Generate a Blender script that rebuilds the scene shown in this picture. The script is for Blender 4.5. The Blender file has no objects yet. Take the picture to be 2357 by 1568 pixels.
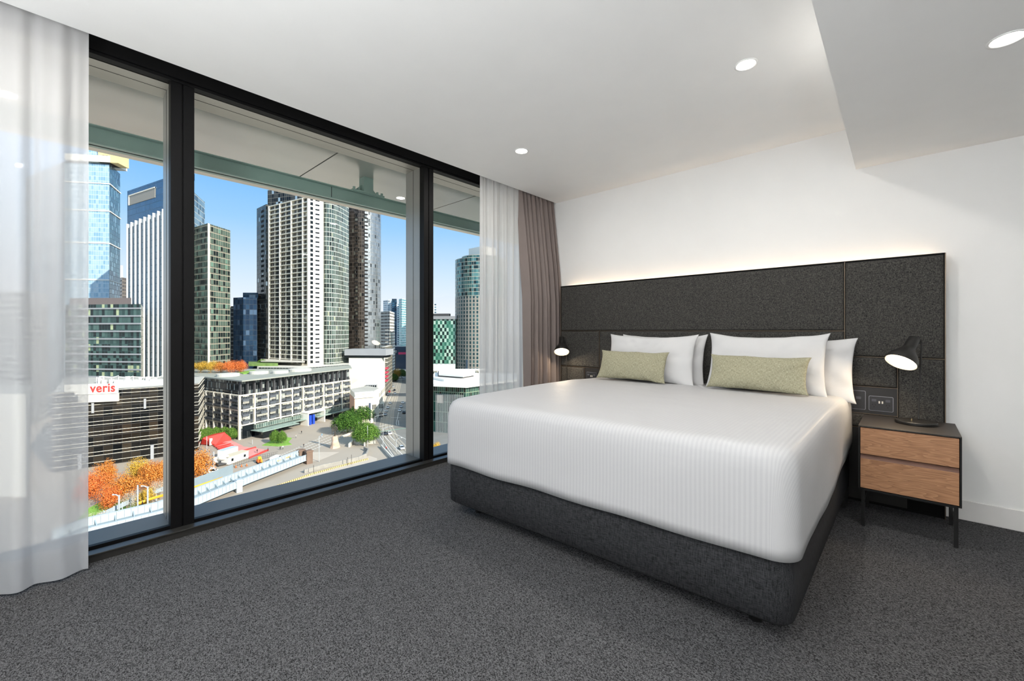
import bpy, bmesh, math, random
from mathutils import Vector, Matrix, noise
random.seed(7)
sc = bpy.context.scene
COL = sc.collection
R = math.radians

# ------------------------------------------------------------------ camera, sky, sun, exposure
F = 979.0; CX = 1178.5; HY = 762.0; EYE = 1.2
YAW = R(42.9)
cam_data = bpy.data.cameras.new('camera'); cam = bpy.data.objects.new('camera', cam_data); COL.objects.link(cam)
cam.location = (0, 0, EYE); cam.rotation_euler = (R(90), 0, YAW)
cam_data.sensor_fit = 'HORIZONTAL'; cam_data.sensor_width = 36.0
cam_data.lens = F / 2357.0 * 36.0
cam_data.shift_x = 0.0; cam_data.shift_y = -(784.0 - HY) / 2357.0
cam_data.clip_start = 0.05; cam_data.clip_end = 6000
sc.camera = cam
VIEW = Vector((-math.sin(YAW), math.cos(YAW), 0)); RIGHT = Vector((math.cos(YAW), math.sin(YAW), 0))

sc.view_settings.view_transform = 'Standard'; sc.view_settings.look = 'None'
sc.view_settings.exposure = 0.22; sc.view_settings.gamma = 1.0
sc.view_settings.use_curve_mapping = False

def lin(c):
    if isinstance(c, str):
        c = c.lstrip('#'); c = [int(c[i:i+2], 16) / 255 for i in (0, 2, 4)]
    return tuple((x / 12.92 if x <= 0.04045 else ((x + 0.055) / 1.055) ** 2.4) for x in c) + (1.0,)

world = bpy.data.worlds.new('sky'); sc.world = world; world.use_nodes = True
wn = world.node_tree; wn.nodes.clear()
w_out = wn.nodes.new('ShaderNodeOutputWorld'); w_bg = wn.nodes.new('ShaderNodeBackground')
w_tc = wn.nodes.new('ShaderNodeTexCoord'); w_sep = wn.nodes.new('ShaderNodeSeparateXYZ'); w_ramp = wn.nodes.new('ShaderNodeValToRGB')
wn.links.new(w_tc.outputs['Generated'], w_sep.inputs[0]); wn.links.new(w_sep.outputs['Z'], w_ramp.inputs[0])
wn.links.new(w_ramp.outputs[0], w_bg.inputs[0]); wn.links.new(w_bg.outputs[0], w_out.inputs[0])
els = w_ramp.color_ramp.elements
SKY_VISIBLE = 0.76   # the clear low sky is a little dimmer than the hazy dome overhead
els[0].position = 0.0; els[0].color = tuple(x*SKY_VISIBLE for x in lin('#f4f7fc'))
els[1].position = 1.0; els[1].color = lin('#a9c2dc')
for p, c in ((0.05, '#eef4fd'), (0.13, '#cfe6fc'), (0.22, '#9fd0fc'), (0.33, '#70b8fb'), (0.42, '#7db4ec'), (0.6, '#a6c4e4')):
    e = els.new(p); e.color = tuple(x*(SKY_VISIBLE if p < 0.35 else 1.0) for x in lin(c))
w_bg.inputs[1].default_value = 1.22

sun_d = bpy.data.lights.new('sun', 'SUN'); sun_d.energy = 6.5; sun_d.angle = R(0.6); sun_d.color = (1.0, 0.93, 0.82)
sun = bpy.data.objects.new('sun', sun_d); COL.objects.link(sun)
SUN_DIR = Vector((0.955, 0.12, 0.50)).normalized()
sun.rotation_euler = SUN_DIR.to_track_quat('Z', 'Y').to_euler()
sun.location = (40, 0, 60)

DOWNLIGHT_W = 8.5
ADDED_UPLIGHT_W = 66.0

# ------------------------------------------------------------------ helpers
def empty(name, loc=(0, 0, 0), rz=0.0):
    o = bpy.data.objects.new(name, None); o.empty_display_size = 0.1
    o.location = loc; o.rotation_euler = (0, 0, rz); COL.objects.link(o); return o

def tag(o, label=None, cat=None, group=None, kind=None):
    if label: o['label'] = label
    if cat: o['category'] = cat
    if group: o['group'] = group
    if kind: o['kind'] = kind
    return o

def copy_tree(o, parent=None):
    c = o.copy(); COL.objects.link(c)
    if parent: c.parent = parent
    for ch in list(o.children): copy_tree(ch, c)
    return c

class MB:
    """collects faces (with uv) and links them as one mesh object"""
    def __init__(s): s.v = []; s.f = []; s.uv = []; s.mi = []
    def face(s, pts, uvs=None, mi=0):
        b = len(s.v); s.v += [tuple(p) for p in pts]; s.f.append(tuple(range(b, b + len(pts))))
        s.uv.append(uvs if uvs else None); s.mi.append(mi)
    def grid(s, fn, nu, nv, uvfn=None, mi=0, closed_u=False, flip=False):
        b = len(s.v)
        for j in range(nv + 1):
            for i in range(nu + (0 if closed_u else 1)):
                s.v.append(tuple(fn(i / nu, j / nv)))
        w = nu if closed_u else nu + 1
        for j in range(nv):
            for i in range(nu):
                i2 = (i + 1) % w if closed_u else i + 1
                q = [b + j*w + i, b + j*w + i2, b + (j+1)*w + i2, b + (j+1)*w + i]
                uq = [(i/nu, j/nv), ((i+1)/nu, j/nv), ((i+1)/nu, (j+1)/nv), (i/nu, (j+1)/nv)]
                if flip: q.reverse(); uq.reverse()
                s.f.append(tuple(q)); s.mi.append(mi)
                s.uv.append([uvfn(*x) for x in uq] if uvfn else uq)
    def box(s, x0, x1, y0, y1, z0, z1, M=None, mi=0):
        P = [Vector(p) for p in ((x0,y0,z0),(x1,y0,z0),(x1,y1,z0),(x0,y1,z0),(x0,y0,z1),(x1,y0,z1),(x1,y1,z1),(x0,y1,z1))]
        if M is not None: P = [M @ p for p in P]
        dx, dy, dz = abs(x1-x0), abs(y1-y0), abs(z1-z0)
        for q, a, b in (((0,3,2,1), dy, dx), ((4,5,6,7), dx, dy), ((0,1,5,4), dx, dz), ((1,2,6,5), dy, dz), ((2,3,7,6), dx, dz), ((3,0,4,7), dy, dz)):
            s.face([P[k] for k in q], [(0,0),(a,0),(a,b),(0,b)], mi)
    def tube(s, pts, r, n=10, caps=True, mi=0):
        pts = [Vector(p) for p in pts]
        rr = r if isinstance(r, (list, tuple)) else [r] * len(pts)
        b = len(s.v); up = None
        for k, p in enumerate(pts):
            d = (pts[min(k+1, len(pts)-1)] - pts[max(k-1, 0)]).normalized()
            if up is None: up = Vector((0,0,1)) if abs(d.z) < 0.9 else Vector((1,0,0))
            x = d.cross(up).normalized(); y = x.cross(d).normalized(); up = y
            for i in range(n):
                a = 2*math.pi*i/n
                s.v.append(tuple(p + (x*math.cos(a) + y*math.sin(a)) * rr[k]))
        for k in range(len(pts)-1):
            for i in range(n):
                i2 = (i+1) % n
                s.f.append((b+k*n+i, b+k*n+i2, b+(k+1)*n+i2, b+(k+1)*n+i)); s.uv.append(None); s.mi.append(mi)
        if caps:
            s.f.append(tuple(b+i for i in reversed(range(n)))); s.uv.append(None); s.mi.append(mi)
            s.f.append(tuple(b+(len(pts)-1)*n+i for i in range(n))); s.uv.append(None); s.mi.append(mi)
    def lathe(s, prof, n=32, M=None, mi=0):
        b = len(s.v)
        for (r, z) in prof:
            for i in range(n):
                a = 2*math.pi*i/n; p = Vector((r*math.cos(a), r*math.sin(a), z))
                s.v.append(tuple(M @ p if M is not None else p))
        for k in range(len(prof)-1):
            for i in range(n):
                i2 = (i+1) % n
                s.f.append((b+k*n+i, b+k*n+i2, b+(k+1)*n+i2, b+(k+1)*n+i)); s.uv.append(None); s.mi.append(mi)
    def disc(s, c, r, n=32, up=True, M=None, mi=0):
        pts = []
        for i in range(n):
            a = 2*math.pi*i/n * (1 if up else -1); p = Vector((c[0]+r*math.cos(a), c[1]+r*math.sin(a), c[2]))
            pts.append(M @ p if M is not None else p)
        s.face(pts, None, mi)
    def prism(s, poly, z0, z1, mi=0, mi_top=None, top=True, bottom=True):
        """vertical prism over a ground polygon, uv = (metres along wall, height)"""
        area = sum(poly[i][0]*poly[(i+1) % len(poly)][1] - poly[(i+1) % len(poly)][0]*poly[i][1] for i in range(len(poly)))
        if area < 0: poly = list(reversed(poly))
        acc = 0
        for i in range(len(poly)):
            a, c = poly[i], poly[(i+1) % len(poly)]
            L = math.hypot(c[0]-a[0], c[1]-a[1])
            s.face([(a[0],a[1],z0),(c[0],c[1],z0),(c[0],c[1],z1),(a[0],a[1],z1)], [(acc,z0),(acc+L,z0),(acc+L,z1),(acc,z1)], mi)
            acc += math.ceil(L/7.0)*7.0
        m = mi if mi_top is None else mi_top
        if top: s.face([(p[0],p[1],z1) for p in poly], [(p[0],p[1]) for p in poly], m)
        if bottom: s.face([(p[0],p[1],z0) for p in reversed(poly)], [(p[0],p[1]) for p in reversed(poly)], m)
    def build(s, name, mats, parent=None, smooth=False, bevel=0, loc=None, merge=False):
        me = bpy.data.meshes.new(name); me.from_pydata(s.v, [], s.f)
        mats = mats if isinstance(mats, (list, tuple)) else [mats]
        for m in mats: me.materials.append(m)
        ul = me.uv_layers.new(name='UVMap')
        k = 0
        for fi, f in enumerate(s.f):
            u = s.uv[fi]
            for j in range(len(f)):
                ul.data[k].uv = u[j] if u else (0, 0); k += 1
        for p, mi in zip(me.polygons, s.mi): p.material_index = mi; p.use_smooth = bool(smooth)
        if merge or bevel:
            bm = bmesh.new(); bm.from_mesh(me); bmesh.ops.remove_doubles(bm, verts=bm.verts, dist=1e-5); bm.to_mesh(me); bm.free()
        me.validate(); me.update()
        o = bpy.data.objects.new(name, me); COL.objects.link(o)
        if parent: o.parent = parent
        if loc: o.location = loc
        if bevel:
            b = o.modifiers.new('bevel', 'BEVEL'); b.width = bevel; b.segments = 2; b.limit_method = 'ANGLE'; b.angle_limit = R(40)
        return o

# ------------------------------------------------------------------ materials
def mat(name):
    m = bpy.data.materials.new(name); m.use_nodes = True; nt = m.node_tree
    return m, nt, nt.nodes['Principled BSDF'], nt.nodes['Material Output']
def N(nt, t, **kw):
    n = nt.nodes.new(t)
    for k, v in kw.items(): setattr(n, k, v)
    return n
def math_n(nt, op, a, b=None, c=None, clamp=False):
    n = nt.nodes.new('ShaderNodeMath'); n.operation = op; n.use_clamp = clamp
    for i, x in enumerate((a, b, c)):
        if x is None: continue
        if isinstance(x, (int, float)): n.inputs[i].default_value = x
        else: nt.links.new(x, n.inputs[i])
    return n.outputs[0]
def mixc(nt, fac, a, b, blend='MIX'):
    n = nt.nodes.new('ShaderNodeMix'); n.data_type = 'RGBA'; n.blend_type = blend
    for i, x in ((0, fac), (6, a), (7, b)):
        if isinstance(x, (int, float)): n.inputs[i].default_value = x
        elif isinstance(x, tuple): n.inputs[i].default_value = x
        else: nt.links.new(x, n.inputs[i])
    return n.outputs[2]
def simple(name, col, rough=0.5, metal=0.0, var=0.0, vscale=5.0, bump=0.0, bscale=100.0, spec=0.5):
    m, nt, p, out = mat(name)
    c = lin(col) if isinstance(col, str) else col
    p.inputs['Roughness'].default_value = rough; p.inputs['Metallic'].default_value = metal
    p.inputs['Specular IOR Level'].default_value = spec
    tc = N(nt, 'ShaderNodeTexCoord')
    nz = N(nt, 'ShaderNodeTexNoise'); nz.inputs['Scale'].default_value = vscale; nz.inputs['Detail'].default_value = 3
    nt.links.new(tc.outputs['Object'], nz.inputs['Vector'])
    v = max(var, 0.004)
    d = tuple(max(0, x*(1-v)) for x in c[:3]) + (1,); e = tuple(min(1, x*(1+v)) for x in c[:3]) + (1,)
    mr = N(nt, 'ShaderNodeMapRange'); mr.inputs[1].default_value = 0.3; mr.inputs[2].default_value = 0.7
    nt.links.new(nz.outputs['Fac'], mr.inputs[0])
    nt.links.new(mixc(nt, mr.outputs[0], d, e), p.inputs['Base Color'])
    if bump:
        n2 = N(nt, 'ShaderNodeTexNoise'); n2.inputs['Scale'].default_value = bscale; n2.inputs['Detail'].default_value = 4
        nt.links.new(tc.outputs['Object'], n2.inputs['Vector'])
        b = N(nt, 'ShaderNodeBump'); b.inputs['Strength'].default_value = bump; b.inputs['Distance'].default_value = 0.005
        nt.links.new(n2.outputs['Fac'], b.inputs['Height']); nt.links.new(b.outputs[0], p.inputs['Normal'])
    return m
def emit(name, col, strength):
    m, nt, p, out = mat(name); p.inputs['Base Color'].default_value = lin('#222222')
    p.inputs['Emission Color'].default_value = lin(col); p.inputs['Emission Strength'].default_value = strength
    return m

def woven(name, dark, light, sx=900.0, mix_lo=0.42, mix_hi=0.62, rough=0.9, bump=0.25, stretch=7.0, blotch=0.0, axes='xz'):
    """linen-like cloth: fine threads in two directions"""
    m, nt, p, out = mat(name)
    tc = N(nt, 'ShaderNodeTexCoord'); outs = []
    for k in range(2):
        mp = N(nt, 'ShaderNodeMapping')
        a, b = sx, sx/stretch
        if k: a, b = b, a
        mp.inputs['Scale'].default_value = (a, a if axes == 'xz' and False else (a if k == 0 else b), b)
        if axes == 'uv': mp.inputs['Scale'].default_value = (a, b, 1)
        nt.links.new(tc.outputs['UV' if axes == 'uv' else 'Object'], mp.inputs['Vector'])
        nz = N(nt, 'ShaderNodeTexNoise'); nz.inputs['Scale'].default_value = 1.0; nz.inputs['Detail'].default_value = 2.0
        nt.links.new(mp.outputs[0], nz.inputs['Vector']); outs.append(nz.outputs['Fac'])
    s = math_n(nt, 'MULTIPLY', math_n(nt, 'ADD', outs[0], outs[1]), 0.5)
    mr = N(nt, 'ShaderNodeMapRange'); mr.inputs[1].default_value = mix_lo; mr.inputs[2].default_value = mix_hi
    nt.links.new(s, mr.inputs[0])
    nt.links.new(mixc(nt, mr.outputs[0], lin(dark), lin(light)), p.inputs['Base Color'])
    p.inputs['Roughness'].default_value = rough; p.inputs['Specular IOR Level'].default_value = 0.2
    bp = N(nt, 'ShaderNodeBump'); bp.inputs['Strength'].default_value = bump; bp.inputs['Distance'].default_value = 0.002
    nt.links.new(s, bp.inputs['Height']); nt.links.new(bp.outputs[0], p.inputs['Normal'])
    return m

M = {}
M['wall'] = simple('wall_paint', '#eeeeed', 0.6, var=0.008, bump=0.03, bscale=300, spec=0.3)
M['ceiling'] = simple('ceiling_paint', '#f6f6f5', 0.7, var=0.008, spec=0.3)
M['skirting'] = simple('skirting_paint', '#e4e2e0', 0.45, var=0.008)
M['black_alu'] = simple('black_anodised_aluminium', '#0c0c0d', 0.5, spec=0.18, bump=0.02, bscale=700)
M['black_lip'] = simple('black_satin_aluminium', '#302f2d', 0.38, metal=0.15)
M['sill_alu'] = simple('dark_grey_sill_aluminium', '#6b6863', 0.42, metal=0.25, var=0.06, vscale=3)
M['fin_alu'] = simple('brushed_fin_aluminium', '#a3a29e', 0.36, metal=0.5, var=0.05, vscale=2)
M['pale_alu'] = simple('pale_reveal_aluminium', '#b9b6ae', 0.4, metal=0.7, var=0.05, vscale=2)
M['soffit'] = simple('soffit_panel', '#c2c2bd', 0.22, metal=0.55, var=0.05, vscale=1.5)
M['green_steel'] = simple('green_painted_steel', '#8ba69d', 0.4, var=0.05)
M['beige_edge'] = simple('beige_edge_strip', '#dcd5c8', 0.5)
M['gap'] = simple('dark_gap', '#0a0a0a', 0.9)
M['screw'] = simple('steel_screw', '#b0b0b0', 0.3, metal=1.0)

def carpet():
    m, nt, p, out = mat('charcoal_loop_carpet')
    tc = N(nt, 'ShaderNodeTexCoord')
    vo = N(nt, 'ShaderNodeTexVoronoi'); vo.inputs['Scale'].default_value = 240.0; vo.inputs['Randomness'].default_value = 0.75
    mp = N(nt, 'ShaderNodeMapping'); mp.inputs['Rotation'].default_value = (0, 0, R(35)); mp.inputs['Scale'].default_value = (1, 1.5, 1)
    nt.links.new(tc.outputs['Object'], mp.inputs['Vector']); nt.links.new(mp.outputs[0], vo.inputs['Vector'])
    sepc = N(nt, 'ShaderNodeSeparateColor'); nt.links.new(vo.outputs['Color'], sepc.inputs[0])
    nz = N(nt, 'ShaderNodeTexNoise'); nz.inputs['Scale'].default_value = 130; nz.inputs['Detail'].default_value = 4
    nt.links.new(tc.outputs['Object'], nz.inputs['Vector'])
    f = math_n(nt, 'ADD', math_n(nt, 'MULTIPLY', sepc.outputs[0], 0.6), math_n(nt, 'MULTIPLY', nz.outputs['Fac'], 0.5))
    rp = N(nt, 'ShaderNodeValToRGB'); nt.links.new(f, rp.inputs[0])
    rp.color_ramp.elements[0].position = 0.25; rp.color_ramp.elements[0].color = lin('#232324')
    rp.color_ramp.elements[1].position = 0.85; rp.color_ramp.elements[1].color = lin('#747476')
    # loop shading comes from real bump, colour only mixes two yarns
    nt.links.new(rp.outputs[0], p.inputs['Base Color'])
    b = N(nt, 'ShaderNodeBump'); b.inputs['Strength'].default_value = 0.9; b.inputs['Distance'].default_value = 0.004
    inv = math_n(nt, 'SUBTRACT', 1.0, vo.outputs['Distance'])
    nt.links.new(inv, b.inputs['Height']); nt.links.new(b.outputs[0], p.inputs['Normal'])
    p.inputs['Roughness'].default_value = 1.0; p.inputs['Specular IOR Level'].default_value = 0.05
    return m
M['carpet'] = carpet()

def oak():
    m, nt, p, out = mat('oak_veneer')
    tc = N(nt, 'ShaderNodeTexCoord')
    mp = N(nt, 'ShaderNodeMapping'); mp.inputs['Scale'].default_value = (1.6, 4, 14)
    nt.links.new(tc.outputs['Object'], mp.inputs['Vector'])
    n1 = N(nt, 'ShaderNodeTexNoise'); n1.inputs['Scale'].default_value = 1.7; n1.inputs['Detail'].default_value = 2; n1.inputs['Distortion'].default_value = 0.6
    nt.links.new(mp.outputs[0], n1.inputs['Vector'])
    rings = math_n(nt, 'FRACT', math_n(nt, 'MULTIPLY', n1.outputs['Fac'], 11.0))
    mp2 = N(nt, 'ShaderNodeMapping'); mp2.inputs['Scale'].default_value = (12, 20, 420)
    nt.links.new(tc.outputs['Object'], mp2.inputs['Vector'])
    n2 = N(nt, 'ShaderNodeTexNoise'); n2.inputs['Scale'].default_value = 1.0; n2.inputs['Detail'].default_value = 4
    nt.links.new(mp2.outputs[0], n2.inputs['Vector'])
    f = math_n(nt, 'ADD', math_n(nt, 'MULTIPLY', rings, 0.45), math_n(nt, 'MULTIPLY', n2.outputs['Fac'], 0.7))
    rp = N(nt, 'ShaderNodeValToRGB'); nt.links.new(f, rp.inputs[0])
    rp.color_ramp.elements[0].position = 0.15; rp.color_ramp.elements[0].color = lin('#7e5840')
    rp.color_ramp.elements[1].position = 0.85; rp.color_ramp.elements[1].color = lin('#bb8d69')
    e = rp.color_ramp.elements.new(0.5); e.color = lin('#a67856')
    nt.links.new(rp.outputs[0], p.inputs['Base Color']); p.inputs['Roughness'].default_value = 0.5
    return m
M['oak'] = oak()
M['black_metal'] = simple('black_powdercoat', '#121212', 0.45)
M['lamp_black'] = simple('matt_black_lamp_paint', '#1b1a19', 0.42)
M['brass'] = simple('brass_switch', '#d8c49a', 0.25, metal=1.0)
M['nightstand_top'] = simple('dark_brown_laminate', '#2b2724', 0.5, var=0.05, vscale=20)
M['drawer_gap'] = simple('bevelled_oak_pull', '#6b4a3c', 0.55, var=0.08, vscale=20)
M['headboard'] = woven('charcoal_headboard_linen', '#1b1b1d', '#696762', 620, 0.40, 0.70)
M['trim_bronze'] = simple('bronze_trim', '#75685a', 0.4, metal=0.6)
M['base_cloth'] = woven('charcoal_bed_base_linen', '#19191b', '#424346', 420, 0.38, 0.68, stretch=12)
M['olive'] = woven('olive_cushion_linen', '#79775f', '#b8b49c', 520, 0.36, 0.62, axes='uv', stretch=9, bump=0.4)
M['socket_panel'] = simple('charcoal_power_panel', '#1f1f21', 0.5)
M['socket_plate'] = simple('charcoal_socket_plate', '#2c2d31', 0.35)
M['socket_edge'] = simple('chrome_socket_edge', '#9a9aa0', 0.3, metal=0.9)
M['usb'] = simple('usb_port_white', '#d8d6d0', 0.4)
M['switch_grey'] = simple('switch_grey', '#50525a', 0.35)
M['linen_white'] = simple('white_cotton', '#cfcfd0', 0.75, var=0.01, bump=0.5, bscale=11, spec=0.2)
M['lens'] = emit('downlight_lens', '#fff7ea', 14.0)
M['bulb'] = emit('lamp_diffuser', '#ffe3bd', 9.0)
M['led'] = emit('warm_led_strip', '#ffdcb4', 26)
M['lamp_white'] = simple('white_lamp_inside', '#f2ead8', 0.4)

def stripes():
    m, nt, p, out = mat('white_satin_stripe_cover')
    uv = N(nt, 'ShaderNodeUVMap'); sp = N(nt, 'ShaderNodeSeparateXYZ'); nt.links.new(uv.outputs[0], sp.inputs[0])
    s = math_n(nt, 'SINE', math_n(nt, 'MULTIPLY', sp.outputs[0], 2*math.pi/0.0185))
    f = math_n(nt, 'MULTIPLY_ADD', s, 2.5, 0.5, clamp=True)
    nt.links.new(mixc(nt, f, lin('#bbbbbd'), lin('#c2c2c3')), p.inputs['Base Color'])
    nt.links.new(math_n(nt, 'MULTIPLY_ADD', f, 0.2, 0.5), p.inputs['Roughness'])
    p.inputs['Specular IOR Level'].default_value = 0.3
    tc = N(nt, 'ShaderNodeTexCoord'); nz = N(nt, 'ShaderNodeTexNoise'); nz.inputs['Scale'].default_value = 5; nz.inputs['Detail'].default_value = 3
    nt.links.new(tc.outputs['Object'], nz.inputs['Vector'])
    h = nz.outputs['Fac']
    b = N(nt, 'ShaderNodeBump'); b.inputs['Strength'].default_value = 0.25; b.inputs['Distance'].default_value = 0.02
    nt.links.new(h, b.inputs['Height']); nt.links.new(b.outputs[0], p.inputs['Normal'])
    return m
M['stripe'] = stripes()

def sheer(name, transp, col='#f4f4f2'):
    m, nt, p, out = mat(name); nt.nodes.remove(p)
    d = N(nt, 'ShaderNodeBsdfDiffuse'); t = N(nt, 'ShaderNodeBsdfTranslucent'); tr = N(nt, 'ShaderNodeBsdfTransparent')
    d.inputs[0].default_value = lin(col); t.inputs[0].default_value = lin(col)
    m1 = N(nt, 'ShaderNodeMixShader'); m1.inputs[0].default_value = 0.45
    nt.links.new(d.outputs[0], m1.inputs[1]); nt.links.new(t.outputs[0], m1.inputs[2])
    m2 = N(nt, 'ShaderNodeMixShader')
    # the weave lets less light through at a glancing angle
    lw = N(nt, 'ShaderNodeLayerWeight'); lw.inputs[0].default_value = 0.5
    f = math_n(nt, 'MULTIPLY', math_n(nt, 'SUBTRACT', 1.0, lw.outputs['Facing']), transp)
    nt.links.new(f, m2.inputs[0]); nt.links.new(m1.outputs[0], m2.inputs[1]); nt.links.new(tr.outputs[0], m2.inputs[2])
    nt.links.new(m2.outputs[0], out.inputs[0])
    return m
M['sheer'] = sheer('white_sheer_voile', 0.27, '#d2d2d3')
M['sheer_gathered'] = sheer('gathered_white_voile', 0.12, '#e0e0e0')
M['hem'] = sheer('white_sheer_hem', 0.24, '#d2d2d3')
M['taupe'] = simple('taupe_blockout_curtain', '#7d726e', 0.6, var=0.03, vscale=8, bump=0.15, bscale=300, spec=0.35)

def glass():
    m, nt, p, out = mat('window_glass'); nt.nodes.remove(p)
    tr = N(nt, 'ShaderNodeBsdfTransparent'); tr.inputs[0].default_value = (0.965, 0.985, 0.975, 1)
    gl = N(nt, 'ShaderNodeBsdfGlossy'); gl.inputs['Roughness'].default_value = 0.0
    fr = N(nt, 'ShaderNodeFresnel'); fr.inputs[0].default_value = 1.45
    mx = N(nt, 'ShaderNodeMixShader')
    nt.links.new(math_n(nt, 'MULTIPLY', fr.outputs[0], 0.55), mx.inputs[0]); nt.links.new(tr.outputs[0], mx.inputs[1]); nt.links.new(gl.outputs[0], mx.inputs[2])
    nt.links.new(mx.outputs[0], out.inputs[0]); return m
M['glass'] = glass()

# ------------------------------------------------------------------ room shell
XW = -3.155      # inner face of the window mullions
XG = -3.20       # glass
XO = -3.45       # outer edge of the fins
YB = 3.94        # back wall
YF = -1.7; XR = 2.3; ZC = 2.672; XCE = -2.965
HEAD = 2.674
def struct(o, label):
    return tag(o, label, 'structure', kind='structure')

b = MB(); b.box(XW, XR, YF, YB, -0.12, 0.0)
struct(b.build('floor', M['carpet']), 'charcoal grey loop-pile carpet covering the bedroom floor')
b = MB(); b.box(XCE, XR, YF, YB, ZC, ZC+0.2); b.box(XO, XCE+0.001, YF, YB, 2.86, ZC+0.2)
struct(b.build('ceiling', M['ceiling']), 'flat white painted ceiling with recessed curtain pocket at the window')
b = MB(); b.box(XO, XR+0.15, YB, YB+0.15, -0.12, 2.9)
struct(b.build('wall_back', M['wall']), 'white painted wall behind the dark headboard')
b = MB(); b.box(XR, XR+0.15, YF, YB, -0.12, 2.9)
struct(b.build('wall_right', M['wall']), 'white painted side wall')
b = MB(); b.box(XO, XR+0.15, YF-0.15, YF, -0.12, 2.9)
struct(b.build('wall_front', M['wall']), 'white painted wall opposite the headboard')
# bulkhead (lower ceiling) on the right
b = MB()
poly = [(-0.272, YB), (-0.206, YF), (XR, YF), (XR, YB)]
b.prism(poly, 2.367, ZC+0.05)
struct(b.build('trim_1', M['ceiling']), 'lowered white ceiling bulkhead over the right side of the room')
b = MB(); b.box(0.18, XR, YB-0.012, YB, 0.0, 0.125)
struct(b.build('baseboard_back', M['skirting'], bevel=0.003), 'low white skirting board on the back wall right of the bedside table')

# window frame: one structure with frame, panes, mullions and sill as parts
win = empty('window_1', (0, 0, 0)); struct(win, 'floor-to-ceiling window in black aluminium frame with deep outer fins')
b = MB()
b.box(XW-0.005, -3.09, YF, YB, 0.0, 0.04); b.box(XW+0.02, -3.085, YF, YB, 0.034, 0.043)
b.build('inner_ledge', M['black_lip'], win, bevel=0.002)
b = MB(); b.box(XG-0.03, XW-0.006, YF, YB, -0.02, 0.022); b.box(XG-0.012, XG+0.018, YF, YB, 0.022, 0.052)
b.build('bottom_rail', M['black_alu'], win)
b = MB(); b.box(XO, XG-0.012, YF, YB, 0.0, 0.047)
sill = b.build('window_sill', M['sill_alu'], win, bevel=0.002)
b = MB(); b.box(XG-0.03, XW, YF, YB, HEAD, 2.86); b.box(XW, XW+0.012, YF, YB, HEAD+0.012, 2.86); b.box(XW-0.004, XW+0.006, YF, YB, HEAD-0.008, HEAD+0.004)
b.build('head_rail', M['black_alu'], win)
b = MB(); b.box(XO, XG-0.02, YF, YB, HEAD, HEAD+0.2)
b.build('head_reveal', M['pale_alu'], win)
b = MB(); b.box(XO+0.128, XO+0.130, YF, YB, HEAD-0.0015, HEAD)
b.build('reveal_joint', M['gap'], win)
MULL = [(0.463, 0.576), (2.243, 2.345)]
for (y0, y1) in MULL:
    ym = (y0+y1)/2
    b = MB(); b.box(XG-0.02, XW, y0, ym-0.004, 0.02, HEAD+0.01); b.box(XG-0.02, XW, ym+0.004, y1, 0.02, HEAD+0.01); b.box(XG-0.02, XW-0.012, ym-0.005, ym+0.005, 0.02, HEAD)
    mu = b.build('mullion', M['black_alu'], win)
    b = MB(); b.box(XO, XG-0.02, y0+0.006, y1-0.006, 0.047, HEAD)
    fin = b.build('outer_fin', M['fin_alu'], win)
    b = MB(); b.box(XO+0.118, XO+0.121, y0+0.0045, y0+0.0062, 0.047, HEAD)
    b.build('fin_joint', M['gap'], fin)
for (y0, y1) in ((YF, 0.463), (0.576, 2.243), (2.345, YB)):
    b = MB(); b.face([(XG, y0, 0.05), (XG, y1, 0.05), (XG, y1, HEAD), (XG, y0, HEAD)])
    b.build('glass_pane', M['glass'], win)

# sun shade / soffit outside
ZS = 1.2 + 1.54
so = empty('trim_2', (0, 0, ZS)); struct(so, 'grey metal soffit outside the window with a green steel beam beneath it')
b = MB()
ys = [-6.33, -3.13, -1.53, 0.07, 1.667, 3.27, 4.87, 6.5, 8.1]
for a, c in zip(ys[:-1], ys[1:]): b.box(-4.93, XO-0.015, a+0.006, c-0.006, 0.0, 0.05)
b.build('soffit_panel', M['soffit'], so)
b = MB(); b.box(-5.0, XO-0.012, -6.3, 8.1, 0.03, 0.12); b.build('soffit_backing', M['gap'], so)
b = MB(); b.box(-5.10, -4.945, -6.3, 8.1, 0.0, 0.16); b.build('edge_strip', M['beige_edge'], so)
b = MB(); zb = (1.2+1.25)-ZS; zt = (1.2+1.375)-ZS
b.box(-4.02, -4.0, -6.3, 8.1, zb, zt); b.box(-4.06, -3.96, -6.3, 8.1, zt-0.008, zt); b.box(-4.06, -3.96, -6.3, 8.1, zb, zb+0.008)
beam = b.build('beam', M['green_steel'], so)
yb = 2.93*0 + (4.01*(0.33*0)+0)  # bracket stands where the photo's ray meets the beam line
yb = 4.01/0.9317 * ((843-CX)/F*math.sin(YAW)+math.cos(YAW))
for yy in (yb, yb-3.2):
    b = MB(); b.box(-4.06, -3.96, yy-0.05, yy+0.05, zt, 0.0)
    b.box(-4.07, -3.95, yy-0.17, yy+0.17, zt, zt+0.015)
    b.face([(-4.01, yy-0.05, zt+0.09), (-4.01, yy-0.05, zt+0.01), (-4.01, yy-0.14, zt+0.01)])
    b.face([(-4.01, yy+0.05, zt+0.09), (-4.01, yy+0.05, zt+0.01), (-4.01, yy+0.14, zt+0.01)])
    br = b.build('bracket', M['green_steel'], so)
    for k, dy in enumerate((-0.15, -0.10, 0.10, 0.15)):
        b = MB(); b.tube([(-3.97, yy+dy, zt+0.012), (-3.97, yy+dy, zt+0.04)], 0.013, 8); b.build('bolt', M['green_steel'], br)
for yj in (yb-0.36,):
    b = MB(); b.box(-3.999, -3.996, yj-0.002, yj+0.002, zb, zt)
    b.build('beam_joint', M['gap'], so)

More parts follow.
